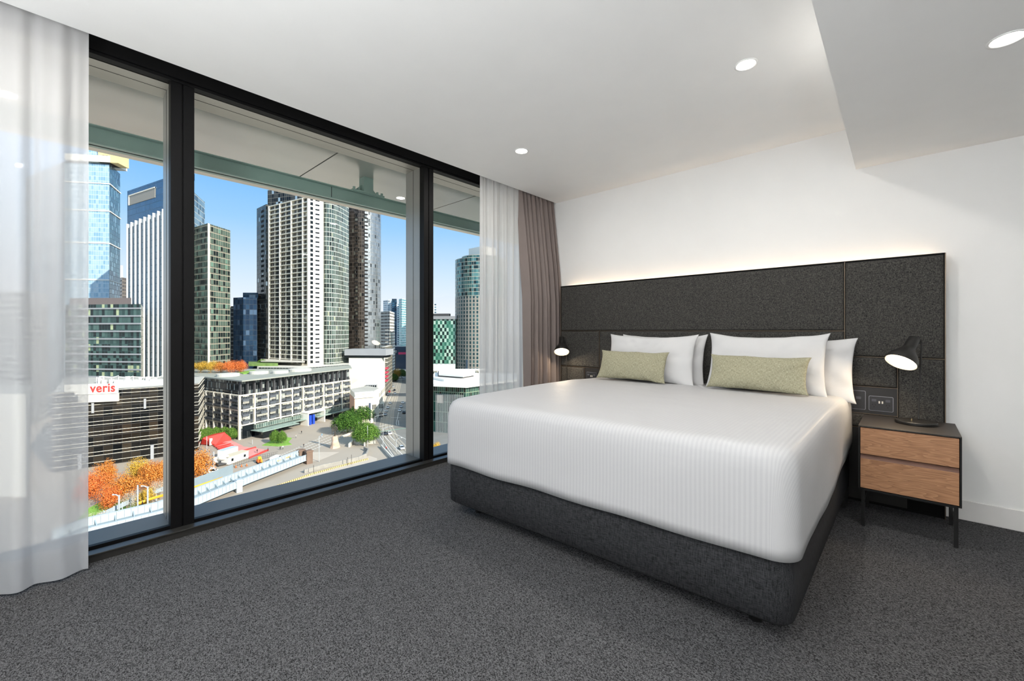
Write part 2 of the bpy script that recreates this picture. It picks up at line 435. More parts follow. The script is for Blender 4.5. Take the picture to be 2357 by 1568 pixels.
# ------------------------------------------------------------------ curtains
def curtain(name, mm, x0, ya, yb, zt, zb, amp, waves, seed, parent=None, hem=None, lean=0.0, gather=0.35, nu=240, nv=50, fl=0.0, drift=0.0):
    sheer_like = mm is not M['taupe']
    rnd = random.Random(seed); ph = [rnd.uniform(0, 6.28) for _ in range(8)]
    def fn(u, v):
        z = zt + (zb - zt) * v
        g = gather + (1-gather) * min(1, v*3.0)
        a = u*waves*2*math.pi
        w = math.sin(a + 0.7*math.sin(a*0.31+ph[0]) + 0.35*math.sin(v*2.2+ph[1]+u*5)) + (0.4 if sheer_like else 0.12)*math.sin(a*2.13+ph[2]+v*0.8)*(1.2-v) + 0.25*math.sin(a*0.47+ph[3]+v*1.5)
        y = ya + (yb-ya)*u + 0.3*amp*math.cos(a*1.0+ph[4]) * (0.6+0.4*v) + lean*v*(u-0.2)
        x = x0 + drift*min(1, v*2.2) + amp*w*g + fl*v*math.sin(u*2+ph[5])
        if v < 0.06: x += 0.3*amp*math.sin(a*3.7+ph[6])*(1-v/0.06)
        return (x, y, z)
    root = empty(name, (0, 0, 0)) if parent is None else parent
    m = MB(); m.grid(fn, nu, nv)
    m.build('fabric', mm, root, smooth=True)
    return root, fn
c1, fn1 = curtain('sheer_curtain', M['sheer'], -2.985, -1.35, 0.12, 2.84, 0.012, 0.020, 11, 3)
tag(c1, 'white sheer curtain at the left edge, reaching down to the carpet', 'curtain')
def hem_part(fn, root, v0, v1, nu=240):
    m = MB(); m.grid(lambda u, v: tuple(Vector(fn(u, v0+(v1-v0)*v)) + Vector((0.003, 0, 0))), nu, 6)
    return m.build('hem', M['hem'], root, smooth=True)
hem_part(fn1, c1, 0.948, 1.0)
c2, fn2 = curtain('sheer_curtain', M['sheer_gathered'], -3.02, 2.80, 3.42, 2.84, 0.012, 0.022, 6, 11, nu=160)
tag(c2, 'narrow white sheer curtain gathered between the window and the taupe curtain', 'curtain')
hem_part(fn2, c2, 0.948, 1.0, 160)
c3, fn3 = curtain('blockout_curtain', M['taupe'], -3.015, 3.33, 3.93, 2.82, 0.012, 0.05, 8.6, 5, lean=0.0, gather=0.4, nu=320, fl=0.01, drift=0.10)
tag(c3, 'taupe grey pleated blockout curtain gathered in the corner beside the headboard', 'curtain')

# ------------------------------------------------------------------ ceiling downlights
def downlight():
    r = empty('downlight')
    m = MB(); m.lathe([(0.058, 0.0), (0.058, -0.003), (0.050, -0.004), (0.046, -0.001), (0.046, 0.004)], 40); m.build('trim_ring', M['ceiling'], r, smooth=True)
    m = MB(); m.disc((0, 0, -0.0015), 0.046, 40, up=False); m.build('lens', M['lens'], r)
    return r
dl = downlight(); first = True
spots = [(-2.31, 2.6, ZC, 'small round ceiling downlight nearest the window corner', 1.0), (-0.652, 2.6, ZC, 'round ceiling downlight in the main ceiling left of the bulkhead', 1.0),
         (0.292, 2.59, 2.367, 'round downlight in the lowered bulkhead at the right edge', 0.5),
         (-2.31, -0.2, ZC, 'round ceiling downlight by the window, added unseen to brighten the room', 1.6), (-0.652, -0.2, ZC, 'added unseen ceiling downlight above the camera', 1.6),
         (0.9, -0.2, 2.367, 'added unseen bulkhead downlight behind the camera', 1.0)]  # the three rear downlights are added out of view to brighten the room
for (x, y, z, lab, pw) in spots:
    o = dl if first else copy_tree(dl); first = False
    o.location = (x, y, z-0.0005); tag(o, lab, 'downlight', 'recessed ceiling downlights')
    ld = bpy.data.lights.new('downlight_lamp', 'AREA'); ld.shape = 'DISK'; ld.size = 0.09; ld.energy = DOWNLIGHT_W*pw; ld.color = (1.0, 0.96, 0.90)
    lo = bpy.data.objects.new('downlight_lamp', ld); COL.objects.link(lo); lo.location = (x, y, z-0.008); lo.parent = None

# tall uplighter stands added unseen behind the camera to brighten the ceiling
def uplighter(x, y, label, w):
    r = empty('added_uplight', (x, y, 0)); tag(r, label, 'added light', 'added unseen uplights')
    m = MB(); m.lathe([(0.0, 0.0), (0.15, 0.0), (0.15, 0.02), (0.02, 0.03), (0.0, 0.03)], 32); m.build('base', M['black_metal'], r, merge=True)
    m = MB(); m.tube([(0, 0, 0.03), (0, 0, 1.26)], 0.012, 12); m.build('pole', M['black_metal'], r, smooth=True)
    m = MB(); m.lathe([(0.02, 1.25), (0.10, 1.28), (0.16, 1.31), (0.155, 1.31), (0.095, 1.285), (0.0, 1.27)], 32); m.build('lamp_shade', M['black_metal'], r, smooth=True)
    ld = bpy.data.lights.new('added_uplight_lamp', 'AREA'); ld.shape = 'DISK'; ld.size = 0.24; ld.energy = w; ld.color = (0.96, 0.985, 1.0)
    lo = bpy.data.objects.new('added_uplight_lamp', ld); COL.objects.link(lo); lo.location = (x, y, 1.312); lo.rotation_euler = (math.pi, 0, 0)
uplighter(-0.75, -0.9, 'added unseen uplight behind the camera, window side', ADDED_UPLIGHT_W)
uplighter(0.7, -0.9, 'added unseen uplight behind the camera, far from the window', ADDED_UPLIGHT_W*0.6)

# ------------------------------------------------------------------ headboard
YH = 3.86
hb = empty('headboard', (-1.33, 3.9, 0.0))
tag(hb, 'wide charcoal linen headboard of upholstered panels with bronze trims and warm light along its top', 'headboard')
def W(o): o.matrix_parent_inverse = Matrix.Translation((1.33, -3.9, 0)); return o
b = MB(); b.box(-2.834, 0.176, 3.865, 3.905, 0.0, 1.695)
b.box(-2.79, 0.13, 3.905, 3.939, 0.05, 1.60)
W(b.build('backing_board', M['black_alu'], hb))
def pad(x0, x1, z0, z1, y=YH, d=0.022, r=0.014):
    """upholstered panel with softly rounded edges"""
    m = MB(); g = 0.004
    x0 += g; x1 -= g; z0 += g; z1 -= g
    loops = [(0.0, 0.0), (0.0, d*0.45), (r*0.35, d*0.8), (r, d*0.97), (r*2.2, d)]
    P = []
    for ins, dd in loops:
        P.append([(x0+ins, y+0.006-dd, z0+ins), (x1-ins, y+0.006-dd, z0+ins), (x1-ins, y+0.006-dd, z1-ins), (x0+ins, y+0.006-dd, z1-ins)])
    for a, c in zip(P[:-1], P[1:]):
        for i in range(4): m.face([a[i], a[(i+1) % 4], c[(i+1) % 4], c[i]])
    m.face(P[-1])
    o = m.build('upholstered_panel', M['headboard'], hb, smooth=False, merge=True); W(o); return o
XA, XB_ = -2.834, 0.176
pad(XA, -0.328, 1.2, 1.69); pad(-0.328, XB_, 1.019, 1.69)
pad(XA, -2.341, 0.812, 1.2); pad(-2.341, -0.328, 0.525, 1.2)
pad(XA, -2.521, 0.625, 0.812); pad(XA, -2.341, 0.40, 0.625)
pad(-0.328, -0.047, 0.812, 1.019); pad(-0.047, XB_, 0.525, 1.019)
pad(-0.328, -0.047, 0.525, 0.625)
def trim(x0, x1, z0, z1): 
    m = MB(); m.box(x0, x1, YH-0.012, YH+0.006, z0, z1); W(m.build('bronze_trim', M['trim_bronze'], hb))
t = 0.0015
trim(XA, -0.328, 1.2-t, 1.2+t); trim(-0.328-t, -0.328+t, 0.525, 1.695)
trim(-0.328, XB_, 1.019-t, 1.019+t); trim(-2.341-t, -2.341+t, 0.525, 1.2); trim(XA, -2.341, 0.812-t, 0.812+t)
trim(-2.521-t, -2.521+t, 0.625, 0.812); trim(-0.328, -0.047, 0.812-t, 0.812+t); trim(-0.047-t, -0.047+t, 0.525, 1.019)
trim(-0.328, -0.047, 0.625-t, 0.625+t); trim(-0.328, XB_, 0.525-t, 0.525+t)
trim(XB_-0.001, XB_+0.004, 0.0, 1.697); trim(XA-0.004, XA+0.001, 0.0, 1.697)
b = MB(); b.box(XA, XB_, YH-0.012, 3.905, 1.693, 1.698); W(b.build('top_edge', M['black_alu'], hb))
b = MB(); b.box(XA+0.06, XB_-0.06, 3.907, 3.917, 1.640, 1.652); W(b.build('light_strip', M['led'], hb))
lb = MB(); lb.box(XA, -0.0, YH-0.005, YH+0.005, 0.02, 0.52); W(lb.build('lower_panel', M['black_lip'], hb))
# power plates
b = MB(); b.box(-0.326, -0.049, YH-0.008, YH+0.004, 0.628, 0.809); W(b.build('power_panel', M['socket_panel'], hb))
b = MB(); b.box(-2.518, -2.344, YH-0.008, YH+0.004, 0.628, 0.809); W(b.build('power_panel', M['socket_panel'], hb))
def rrect(x0, x1, z0, z1, r, n=5):
    pts = []
    for cx, cz, a0 in ((x1-r, z0+r, -90), (x1-r, z1-r, 0), (x0+r, z1-r, 90), (x0+r, z0+r, 180)):
        for k in range(n+1):
            a = R(a0 + 90*k/n); pts.append((cx+r*math.cos(a), cz+r*math.sin(a)))
    return pts
def plate(name, x0, x1, z0, z1, y0, y1, m_, par, r=0.008):
    pts = rrect(x0, x1, z0, z1, r); m = MB()
    m.face([(x, y0, z) for x, z in pts])
    for i in range(len(pts)):
        a, c = pts[i], pts[(i+1) % len(pts)]
        m.face([(a[0], y1, a[1]), (c[0], y1, c[1]), (c[0], y0, c[1]), (a[0], y0, a[1])])
    return m.build(name, m_, par)
def outlet(x0, x1, z0, z1, kind, lab):
    ro = empty('power_outlet', ((x0+x1)/2, YH-0.008, (z0+z1)/2)); tag(ro, lab, 'power outlet')
    ox, oz = (x0+x1)/2, (z0+z1)/2
    a, c, d, e = x0-ox, x1-ox, z0-oz, z1-oz
    plate('chrome_edge', a, c, d, e, -0.004, 0.0, M['socket_edge'], ro)
    pl = plate('face_plate', a+0.003, c-0.003, d+0.003, e-0.003, -0.007, -0.001, M['socket_plate'], ro, 0.006)
    if kind == 'double':
        for sx in (-0.036, 0.036):
            plate('switch', sx-0.012, sx+0.012, 0.014, 0.030, -0.011, -0.006, M['switch_grey'], ro, 0.002)
            for k, ang in enumerate((35, -35, 0)):
                m = MB(); Mt = Matrix.Translation((sx+(-0.007, 0.007, 0)[k], 0, (-0.008, -0.008, -0.022)[k])) @ Matrix.Rotation(R(ang), 4, 'Y')
                m.box(-0.0012, 0.0012, -0.0078, -0.006, -0.005, 0.005, Mt); m.build('socket_slot', M['gap'], ro)
        for sx in (-0.008, 0.008):
            m = MB(); m.box(sx-0.004, sx+0.004, -0.009, -0.006, 0.002, 0.018); m.build('usb_port', M['usb'], ro)
    else:
        plate('switch', -0.014, 0.014, 0.006, 0.024, -0.011, -0.006, M['switch_grey'], ro, 0.003)
    return ro
outlet(-0.196, -0.068, 0.650, 0.752, 'double', 'charcoal double power outlet with two USB ports above the right bedside table')
outlet(-0.290, -0.212, 0.650, 0.782, 'single', 'charcoal switch plate half hidden behind the rightmost pillow')
outlet(-2.495, -2.37, 0.665, 0.765, 'double', 'charcoal power outlet beside the left olive cushion, far side of bed')

# ------------------------------------------------------------------ bed
FL, FR = (-2.235, 1.765), (-0.315, 1.855); BL, BR = (-2.235, 3.84), (-0.305, 3.84)
def bil(s, t):
    a = Vector(FL)*(1-s) + Vector(FR)*s; c = Vector(BL)*(1-s) + Vector(BR)*s
    p = a*(1-t) + c*t; return p
Wd, Ln = 1.92, 2.03
def plan_loop(off, r, n_side=(40, 44), n_c=8):
    """rounded rectangle in bed units (metres), offset outwards by off; returns (x,y,nx,ny)"""
    r = max(0.003, r + off); x0, x1, y0, y1 = -off, Wd+off, -off, Ln
    pts = []
    def seg(a, c, n, nx, ny):
        for k in range(n): pts.append((a[0]+(c[0]-a[0])*k/n, a[1]+(c[1]-a[1])*k/n, nx, ny))
    def arc(cx, cy, a0, n):
        for k in range(n):
            a = R(a0+90*k/n); pts.append((cx+r*math.cos(a), cy+r*math.sin(a), math.cos(a), math.sin(a)))
    seg((x0+r, y0), (x1-r, y0), n_side[0], 0, -1); arc(x1-r, y0+r, -90, n_c)
    seg((x1, y0+r), (x1, y1-0.01), n_side[1], 1, 0); arc(x1-r, y1-r, 0, 1) if False else None
    pts.append((x1, y1, 1, 0))
    seg((x1-0.01, y1), (x0+0.01, y1), n_side[0], 0, 1)
    pts.append((x0, y1, -1, 0))
    seg((x0, y1-0.01), (x0, y0+r), n_side[1], -1, 0); arc(x0+r, y0+r, 180, n_c)
    return pts
def bed_xy(x, y): return bil(x/Wd, y/Ln)
def loft(name, loops, mm, par, zfun=None, close_top=True, close_bot=True, smooth=True):
    m = MB(); n = None
    for li, (off, r, z) in enumerate(loops):
        L = plan_loop(off, r); n = len(L)
        for (x, y, nx, ny) in L:
            p = bed_xy(x, y); zz = z if zfun is None else zfun(li, x, y, z)
            m.v.append((p.x, p.y, zz))
    L0 = [plan_loop(o, r) for o, r, z in loops]
    for k in range(len(loops)-1):
        for i in range(n):
            i2 = (i+1) % n
            m.f.append((k*n+i, k*n+i2, (k+1)*n+i2, (k+1)*n+i)); m.mi.append(0)
            m.uv.append([(L0[kk][ii][0], L0[kk][ii][1]) for kk, ii in ((k,i),(k,i2),(k+1,i2),(k+1,i))])
    if close_bot: m.f.append(tuple(reversed(range(n)))); m.mi.append(0); m.uv.append(None)
    if close_top: m.f.append(tuple((len(loops)-1)*n + i for i in range(n))); m.mi.append(0); m.uv.append(None)
    return m.build(name, mm, par, smooth=smooth)
bed = empty('bed', (-1.27, 2.8, 0)); tag(bed, 'king bed with charcoal linen base and mattress, in front of the headboard', 'bed')
def WB(o): o.matrix_parent_inverse = Matrix.Translation((1.27, -2.8, 0)); return o
lo = [(0.0-0.06, 0.05, 0.075), (-0.02, 0.06, 0.078), (0.0, 0.07, 0.095), (0.004, 0.07, 0.2), (0.0, 0.07, 0.325), (-0.008, 0.07, 0.338), (-0.05, 0.06, 0.342)]
base = loft('base', lo, M['base_cloth'], bed); WB(base)
lo = [(-0.07, 0.06, 0.34), (-0.03, 0.08, 0.36), (-0.025, 0.08, 0.6), (-0.06, 0.06, 0.64), (-0.12, 0.05, 0.655)]
WB(loft('mattress', lo, M['linen_white'], bed))
for (x, y) in ((0.15, 0.15), (Wd-0.15, 0.15), (0.15, 1.9), (Wd-0.15, 1.9), (Wd/2, 0.3), (Wd/2, 1.8)):
    p = bed_xy(x, y); b = MB(); b.tube([(p.x, p.y, 0.0), (p.x, p.y, 0.08)], 0.028, 16); WB(b.build('foot', M['black_metal'], bed))
b = MB(); b.box(-0.335, -0.305, 3.60, 3.83, 0.02, 0.45); WB(b.build('dark_rear_block', M['black_metal'], bed))  # plain black block at the right rear of the base

# cover: draped sheet of rings, stripes run the length of the bed
def top_z(x, y):
    e = min(x, Wd-x, y) ; e = max(0, e)
    crown = 0.745 + 0.018*math.sin(math.pi*min(1, max(0, y/Ln)))
    if y > 1.2: crown -= 0.006*(y-1.2)/0.8
    crown += 0.005*noise.noise(Vector((x*2.2, y*2.2, 3.1))) + 0.003*noise.noise(Vector((x*7, y*5, 1.1)))
    return crown
m = MB(); rings = []
def ring(off, r, z_of, key): rings.append((off, r, z_of, key))
insets = [0.82, 0.7, 0.5, 0.35, 0.25, 0.18, 0.13, 0.10]
# top surface rings built by shrinking rectangle
def cover_loop(ins):
    off = -ins
    return plan_loop(off, 0.12 + max(0, ins) * 1.0 if ins < 0.2 else 0.32) if False else plan_loop(off, 0.13+ins)
loops = []
for ins in insets:
    L = []
    for (x, y, nx, ny) in plan_loop(-ins, 0.085+ins):
        yy = y + 0 if ny != 1 else y
        L.append((x, y, top_z(x, y), x))
    loops.append(L)
edge = [(0.055, 0.000), (0.024, 0.007), (0.007, 0.021), (-0.005, 0.045), (-0.012, 0.09), (-0.014, 0.17), (-0.013, 0.24), (-0.014, 0.30), (-0.016, 0.36), (-0.016, 0.405)]
for ins, drop in edge:
    L = []
    for (x, y, nx, ny) in plan_loop(-ins, 0.085+ins*0.8):
        xc = min(max(x, 0.06), Wd-0.06); yc = min(max(y, 0.06), Ln)
        zt_ = top_z(xc, yc)
        zb_ = 0.335 + 0.075*max(0, (y-0.6)/1.4)**1.5 + 0.004*math.sin(x*11)+0.003*math.sin(y*9)
        fdrop = drop/0.405
        z = zt_ - drop if ins > 0 else zt_ + (zb_ - zt_)*fdrop
        rip = 0.0035*math.sin(x*9+y*7+3*fdrop)*fdrop + 0.004*noise.noise(Vector((x*4, y*4, fdrop*2)))*fdrop
        px_, py_ = x+nx*rip, y+(ny if ny < 0 else 0)*rip
        L.append((px_, py_, z, x + nx*drop*(1 if abs(nx) > 0.5 else abs(nx)*2)))
    loops.append(L)
n = len(loops[0])
for L in loops:
    for (x, y, z, u) in L:
        p = bed_xy(x, y); m.v.append((p.x, min(p.y, 3.835), z))
for k in range(len(loops)-1):
    for i in range(n):
        i2 = (i+1) % n
        m.f.append((k*n+i2, k*n+i, (k+1)*n+i, (k+1)*n+i2)); m.mi.append(0)
        m.uv.append([(loops[kk][ii][3], loops[kk][ii][1]) for kk, ii in ((k,i2),(k,i),(k+1,i),(k+1,i2))])
m.f.append(tuple(range(n))); m.mi.append(0); m.uv.append([(l[3], l[1]) for l in loops[0]])
cover = m.build('bed_cover', M['stripe'], None, smooth=True)
so_ = cover.modifiers.new('thick', 'SOLIDIFY'); so_.thickness = 0.006; so_.offset = 1.0
tag(cover, 'white satin-striped cover tucked smooth over the king bed', 'bedspread')

# pillows
def pillow(name, mm, w, h, d, p_c, tilt, rz, label, cat, group=None, flange=0.0, seed=1, roll=0.0, nu=44, nv=32, ear=0.02, sag=0.0):
    rnd = random.Random(seed); off = Vector((rnd.uniform(0, 50), rnd.uniform(0, 50), 0))
    m = MB()
    def side(sgn):
        def fn(u, v):
            a, c = 2*u-1, 2*v-1
            ea = max(0, 1-abs(a)**2.6); ec = max(0, 1-abs(c)**2.6)
            th = d/2 * (ea**0.55) * (ec**0.55)
            # outline: sides pulled in, corners pushed out
            pin = 1 - 0.055*(1-abs(c)**2)*abs(a)**3
            pin2 = 1 - 0.085*(1-abs(a)**2)*abs(c)**3
            x = a*w/2*pin*(1+ear*abs(c)**6); z = c*h/2*pin2*(1+ear*abs(a)**6)
            nz1 = noise.noise(Vector((x*5, z*5, sgn)) + off); nz2 = noise.noise(Vector((x*13, z*11, sgn*2)) + off)
            radial = math.sin(14*math.atan2(z, x) + 3*nz1)
            w_ = (1-ea*ec)**1.0
            fold = noise.noise(Vector((x*4+z*9, z*3-x*6, sgn*3)) + off); fold2 = abs(noise.noise(Vector((x*9-z*6, z*8, sgn)) + off*1.3))
            y = sgn*(th + 0.010*nz1*min(1, th*30) + 0.004*nz2*min(1, th*60) + (0.007*fold - 0.008*fold2)*min(1, th*25)) + 0.005*radial*w_*(1 if th > 0.001 else 0) + 0.012*noise.noise(Vector((x*3+9, z*3, 0))+off)*w_
            if c > 0: z += sag * (1-abs(a)**2) * c * -1
            z += 0.006*noise.noise(Vector((a*3, c*2, 7))+off)*abs(c)
            return (x, y, z)
        return fn
    m.grid(side(-1), nu, nv, uvfn=lambda u, v: (u*w, v*h))
    m.grid(side(1), nu, nv, uvfn=lambda u, v: (u*w, v*h), flip=True)
    root = empty(name, p_c) 
    body = m.build('case' if 'cushion' not in name else 'cover', mm, root, smooth=True, merge=True)
    root.rotation_euler = (R(tilt), R(roll), R(rz)); tag(root, label, cat, group)
    sub = body.modifiers.new('sub', 'SUBSURF'); sub.levels = 1; sub.render_levels = 1
    return root
pg = 'pillows and cushions on the bed'
P1 = pillow('pillow', M['linen_white'], 0.80, 0.46, 0.11, (-1.64, 3.745, 0.945), -11, 0, 'white pillow at the back of the left pair, mostly hidden', 'pillow', seed=2, sag=0.01)
P2 = pillow('pillow', M['linen_white'], 0.82, 0.45, 0.13, (-1.69, 3.615, 0.955), -15, 1, 'white pillow leaning behind the left olive cushion', 'pillow', seed=5, sag=0.015, ear=0.025)
P3 = pillow('pillow', M['linen_white'], 0.82, 0.46, 0.11, (-0.66, 3.745, 0.93), -11, -1, 'white pillow at the back of the right pair, sticking out beside the bedside table', 'pillow', seed=8, sag=0.015, ear=0.025)
P4 = pillow('pillow', M['linen_white'], 0.80, 0.46, 0.13, (-0.79, 3.61, 0.965), -15, -1, 'large white pillow leaning behind the right olive cushion', 'pillow', seed=13, sag=0.02, ear=0.025)
pillow('lumbar_cushion', M['olive'], 0.63, 0.27, 0.11, (-1.775, 3.45, 0.895), -22, 2, 'olive green linen lumbar cushion on the left, window side', 'cushion', seed=21, ear=0.03)
pillow('lumbar_cushion', M['olive'], 0.65, 0.27, 0.11, (-0.80, 3.44, 0.895), -22, -1, 'olive green linen lumbar cushion on the right, nearest the lit lamp', 'cushion', seed=33, ear=0.03)

# ------------------------------------------------------------------ bedside tables
def bedside():
    r = empty('bedside_table')   # origin: front-left-bottom corner on the floor
    w, d, zb, zt = 0.44, 0.46, 0.23, 0.62
    m = MB(); m.box(0, w, 0, d, zt-0.008, zt); m.build('table_top', M['nightstand_top'], r, bevel=0.001)
    for x in (0, w-0.007):
        m = MB(); m.box(x, x+0.007, 0, d, zb, zt-0.008); m.build('side_panel', M['black_metal'], r)
    m = MB(); m.box(0.007, w-0.007, 0, d, zb, zb+0.007); m.build('bottom_panel', M['black_metal'], r)
    m = MB(); m.box(0.007, w-0.007, d-0.008, d, zb+0.007, zt-0.008); m.build('back_panel', M['black_metal'], r)
    m = MB(); m.box(0.010, w-0.010, 0.004, d-0.02, 0.448, zt-0.012); dr = m.build('drawer', M['oak'], r, bevel=0.001)
    m = MB(); m.box(0.010, w-0.010, 0.004, d-0.02, zb+0.010, 0.420); dr2 = m.build('drawer', M['oak'], r, bevel=0.001)
    m = MB(); m.face([(0.010, 0.004, 0.420), (w-0.010, 0.004, 0.420), (w-0.010, 0.022, 0.446), (0.010, 0.022, 0.446)])
    m.build('finger_pull', M['drawer_gap'], dr2)
    for x in (0.012, w-0.030):
        for y in (0.02, d-0.06):
            m = MB(); m.box(x, x+0.018, y, y+0.018, 0.0, zb); m.build('leg', M['black_metal'], r, bevel=0.001)
    m = MB(); m.box(0.012, w-0.012, 0.03, 0.042, zb-0.014, zb); m.box(0.012, w-0.012, d-0.055, d-0.047, 0.12, 0.128)
    for x in (0.016, w-0.026): m.box(x, x+0.008, 0.02, d-0.05, 0.12, 0.128)
    m.build('rail', M['black_metal'], r)
    return r
bs = bedside(); bs.location = (-0.221, 3.37, 0); tag(bs, 'oak and black bedside table with two drawers, right of the bed', 'bedside table')
bs2 = copy_tree(bs); bs2.location = (-2.80, 3.37, 0); tag(bs2, 'black bedside table hidden behind the bed, under the left lamp', 'bedside table')

def table_lamp(base, T, O, label, pw):
    r = empty('table_lamp', base); tag(r, label, 'lamp')
    bx, by, bz = base; T = Vector(T)-Vector(base); O = Vector(O)-Vector(base)
    m = MB(); m.lathe([(0.0, 0.0), (0.096, 0.0), (0.099, 0.004), (0.099, 0.016), (0.096, 0.020), (0.0, 0.021)], 48); m.build('base', M['lamp_black'], r, smooth=False, merge=True, bevel=0.001)
    m = MB(); m.tube([(-0.02, -0.04, 0.021), (-0.02, -0.04, 0.036)], 0.0035, 10); m.build('switch', M['brass'], r)
    ax = (O-T).normalized()
    hinge = T + ax*0.035
    m = MB(); pts = [(0.012, 0.045, 0.018), (0.012, 0.05, 0.03), (0.012, 0.055, 0.06), (hinge.x+0.042, hinge.y+0.02, hinge.z-0.02), (hinge.x+0.042, hinge.y+0.02, hinge.z+0.02)]
    m.tube(pts, 0.0045, 10); m.build('stem', M['lamp_black'], r, smooth=True)
    m = MB(); m.tube([(hinge.x+0.042, hinge.y+0.02, hinge.z), tuple(hinge)], 0.006, 10); m.build('pivot', M['lamp_black'], r, smooth=True)
    Mt = Matrix.Translation(T) @ ax.to_track_quat('Z', 'Y').to_matrix().to_4x4()
    L = (O-T).length
    prof = [(0.0, 0.0), (0.026, 0.0), (0.030, 0.004), (0.031, 0.075), (0.036, 0.092), (0.048, 0.112), (0.062, 0.132), (0.072, 0.150), (0.078, 0.168), (0.080, L)]
    inner = [(0.078, L), (0.075, 0.168), (0.069, 0.150), (0.058, 0.133), (0.044, 0.114), (0.032, 0.094), (0.0, 0.093)]
    m = MB(); m.lathe(prof, 48, Mt); sh = m.build('shade', M['lamp_black'], r, smooth=True, merge=True)
    m = MB(); m.lathe([(0.080, L)] + inner, 48, Mt); m.build('reflector', M['lamp_white'], sh, smooth=True)
    m = MB(); m.lathe([(0.074, L-0.012), (0.05, L-0.008), (0.0, L-0.006)], 48, Mt); m.build('diffuser', M['bulb'], r, smooth=True)
    ld = bpy.data.lights.new('table_lamp_bulb', 'AREA'); ld.shape = 'DISK'; ld.size = 0.13; ld.energy = pw; ld.color = (1.0, 0.80, 0.56)
    lo_ = bpy.data.objects.new('table_lamp_bulb', ld); COL.objects.link(lo_)
    lo_.location = Vector(base) + T + ax*(L-0.003); lo_.rotation_euler = (-ax).to_track_quat('Z', 'Y').to_euler()
    return r
table_lamp((0.04, 3.66, 0.620), (0.035, 3.68, 1.155), (-0.03, 3.58, 1.004), 'black table lamp glowing warm on the oak bedside table', 2.2)
O2 = Vector((-2.705, 3.69, 0.975)); ax2 = Vector((0.59*math.sin(R(33)), -0.806*math.sin(R(33)), -math.cos(R(33))))
table_lamp((-2.72, 3.74, 0.620), tuple(O2-ax2*0.185), tuple(O2), 'black table lamp glowing beside the taupe curtain, far side of the bed', 2.2)

# =================================================================== THE CITY OUTSIDE
GZ = -48.8                                   # street level, the room is on an upper floor
def P2(u, d):
    """plan position at image column u and distance d along the camera's view"""
    q = VIEW*d + RIGHT*((u-CX)/F*d); return (q.x, q.y)
def G(u, v, z=GZ):
    d = (EYE - z)*F/(v-HY); x, y = P2(u, d); return (x, y)
def ZV(v, d): return EYE + (HY-v)/F*d        # height seen at row v at distance d

def facade(name, g1, g2, frame, bw, fh, mw, sw, rough=0.12, metal=0.5, band=None, bandh=0.0, dark=None, pdark=0.0, bump=0.03, uo=0.0, vo=0.0, lit=None, plit=0.0):
    """curtain wall: bays bw wide, floors fh high, mullion width mw, slab depth sw; uv in metres"""
    m, nt, p, out = mat(name)
    uv = N(nt, 'ShaderNodeUVMap'); sp = N(nt, 'ShaderNodeSeparateXYZ'); nt.links.new(uv.outputs[0], sp.inputs[0])
    U = math_n(nt, 'DIVIDE', math_n(nt, 'ADD', sp.outputs[0], uo+5000*bw), bw); V = math_n(nt, 'DIVIDE', math_n(nt, 'ADD', sp.outputs[1], vo+500*fh), fh)
    fu = math_n(nt, 'FRACT', U); fv = math_n(nt, 'FRACT', V)
    cu = math_n(nt, 'FLOOR', U); cv = math_n(nt, 'FLOOR', V)
    mk = math_n(nt, 'MAXIMUM', math_n(nt, 'LESS_THAN', fu, mw/bw), math_n(nt, 'LESS_THAN', fv, sw/fh))
    cb = N(nt, 'ShaderNodeCombineXYZ'); nt.links.new(cu, cb.inputs[0]); nt.links.new(cv, cb.inputs[1])
    wn_ = N(nt, 'ShaderNodeTexWhiteNoise'); wn_.noise_dimensions = '2D'; nt.links.new(cb.outputs[0], wn_.inputs['Vector'])
    sc_ = N(nt, 'ShaderNodeSeparateColor'); nt.links.new(wn_.outputs['Color'], sc_.inputs[0])
    col = mixc(nt, sc_.outputs[0], lin(g1), lin(g2))
    if dark: col = mixc(nt, math_n(nt, 'LESS_THAN', sc_.outputs[1], pdark), col, lin(dark))
    if lit: col = mixc(nt, math_n(nt, 'LESS_THAN', sc_.outputs[2], plit), col, lin(lit))
    if band:
        bm_ = math_n(nt, 'LESS_THAN', fv, bandh/fh); col = mixc(nt, bm_, col, lin(band))
    col = mixc(nt, mk, col, lin(frame))
    nt.links.new(col, p.inputs['Base Color'])
    inv = math_n(nt, 'SUBTRACT', 1.0, mk)
    nt.links.new(math_n(nt, 'MULTIPLY', inv, metal), p.inputs['Metallic'])
    nt.links.new(math_n(nt, 'MULTIPLY_ADD', mk, 0.5, rough), p.inputs['Roughness'])
    if bump:
        tc = N(nt, 'ShaderNodeTexCoord'); nz = N(nt, 'ShaderNodeTexNoise'); nz.inputs['Scale'].default_value = 0.35; nz.inputs['Detail'].default_value = 2
        nt.links.new(tc.outputs['Object'], nz.inputs['Vector'])
        h = math_n(nt, 'ADD', nz.outputs['Fac'], math_n(nt, 'MULTIPLY', mk, 0.05))
        bp = N(nt, 'ShaderNodeBump'); bp.inputs['Strength'].default_value = 1.0; bp.inputs['Distance'].default_value = bump*4
        nt.links.new(h, bp.inputs['Height']); nt.links.new(bp.outputs[0], p.inputs['Normal'])
    return m

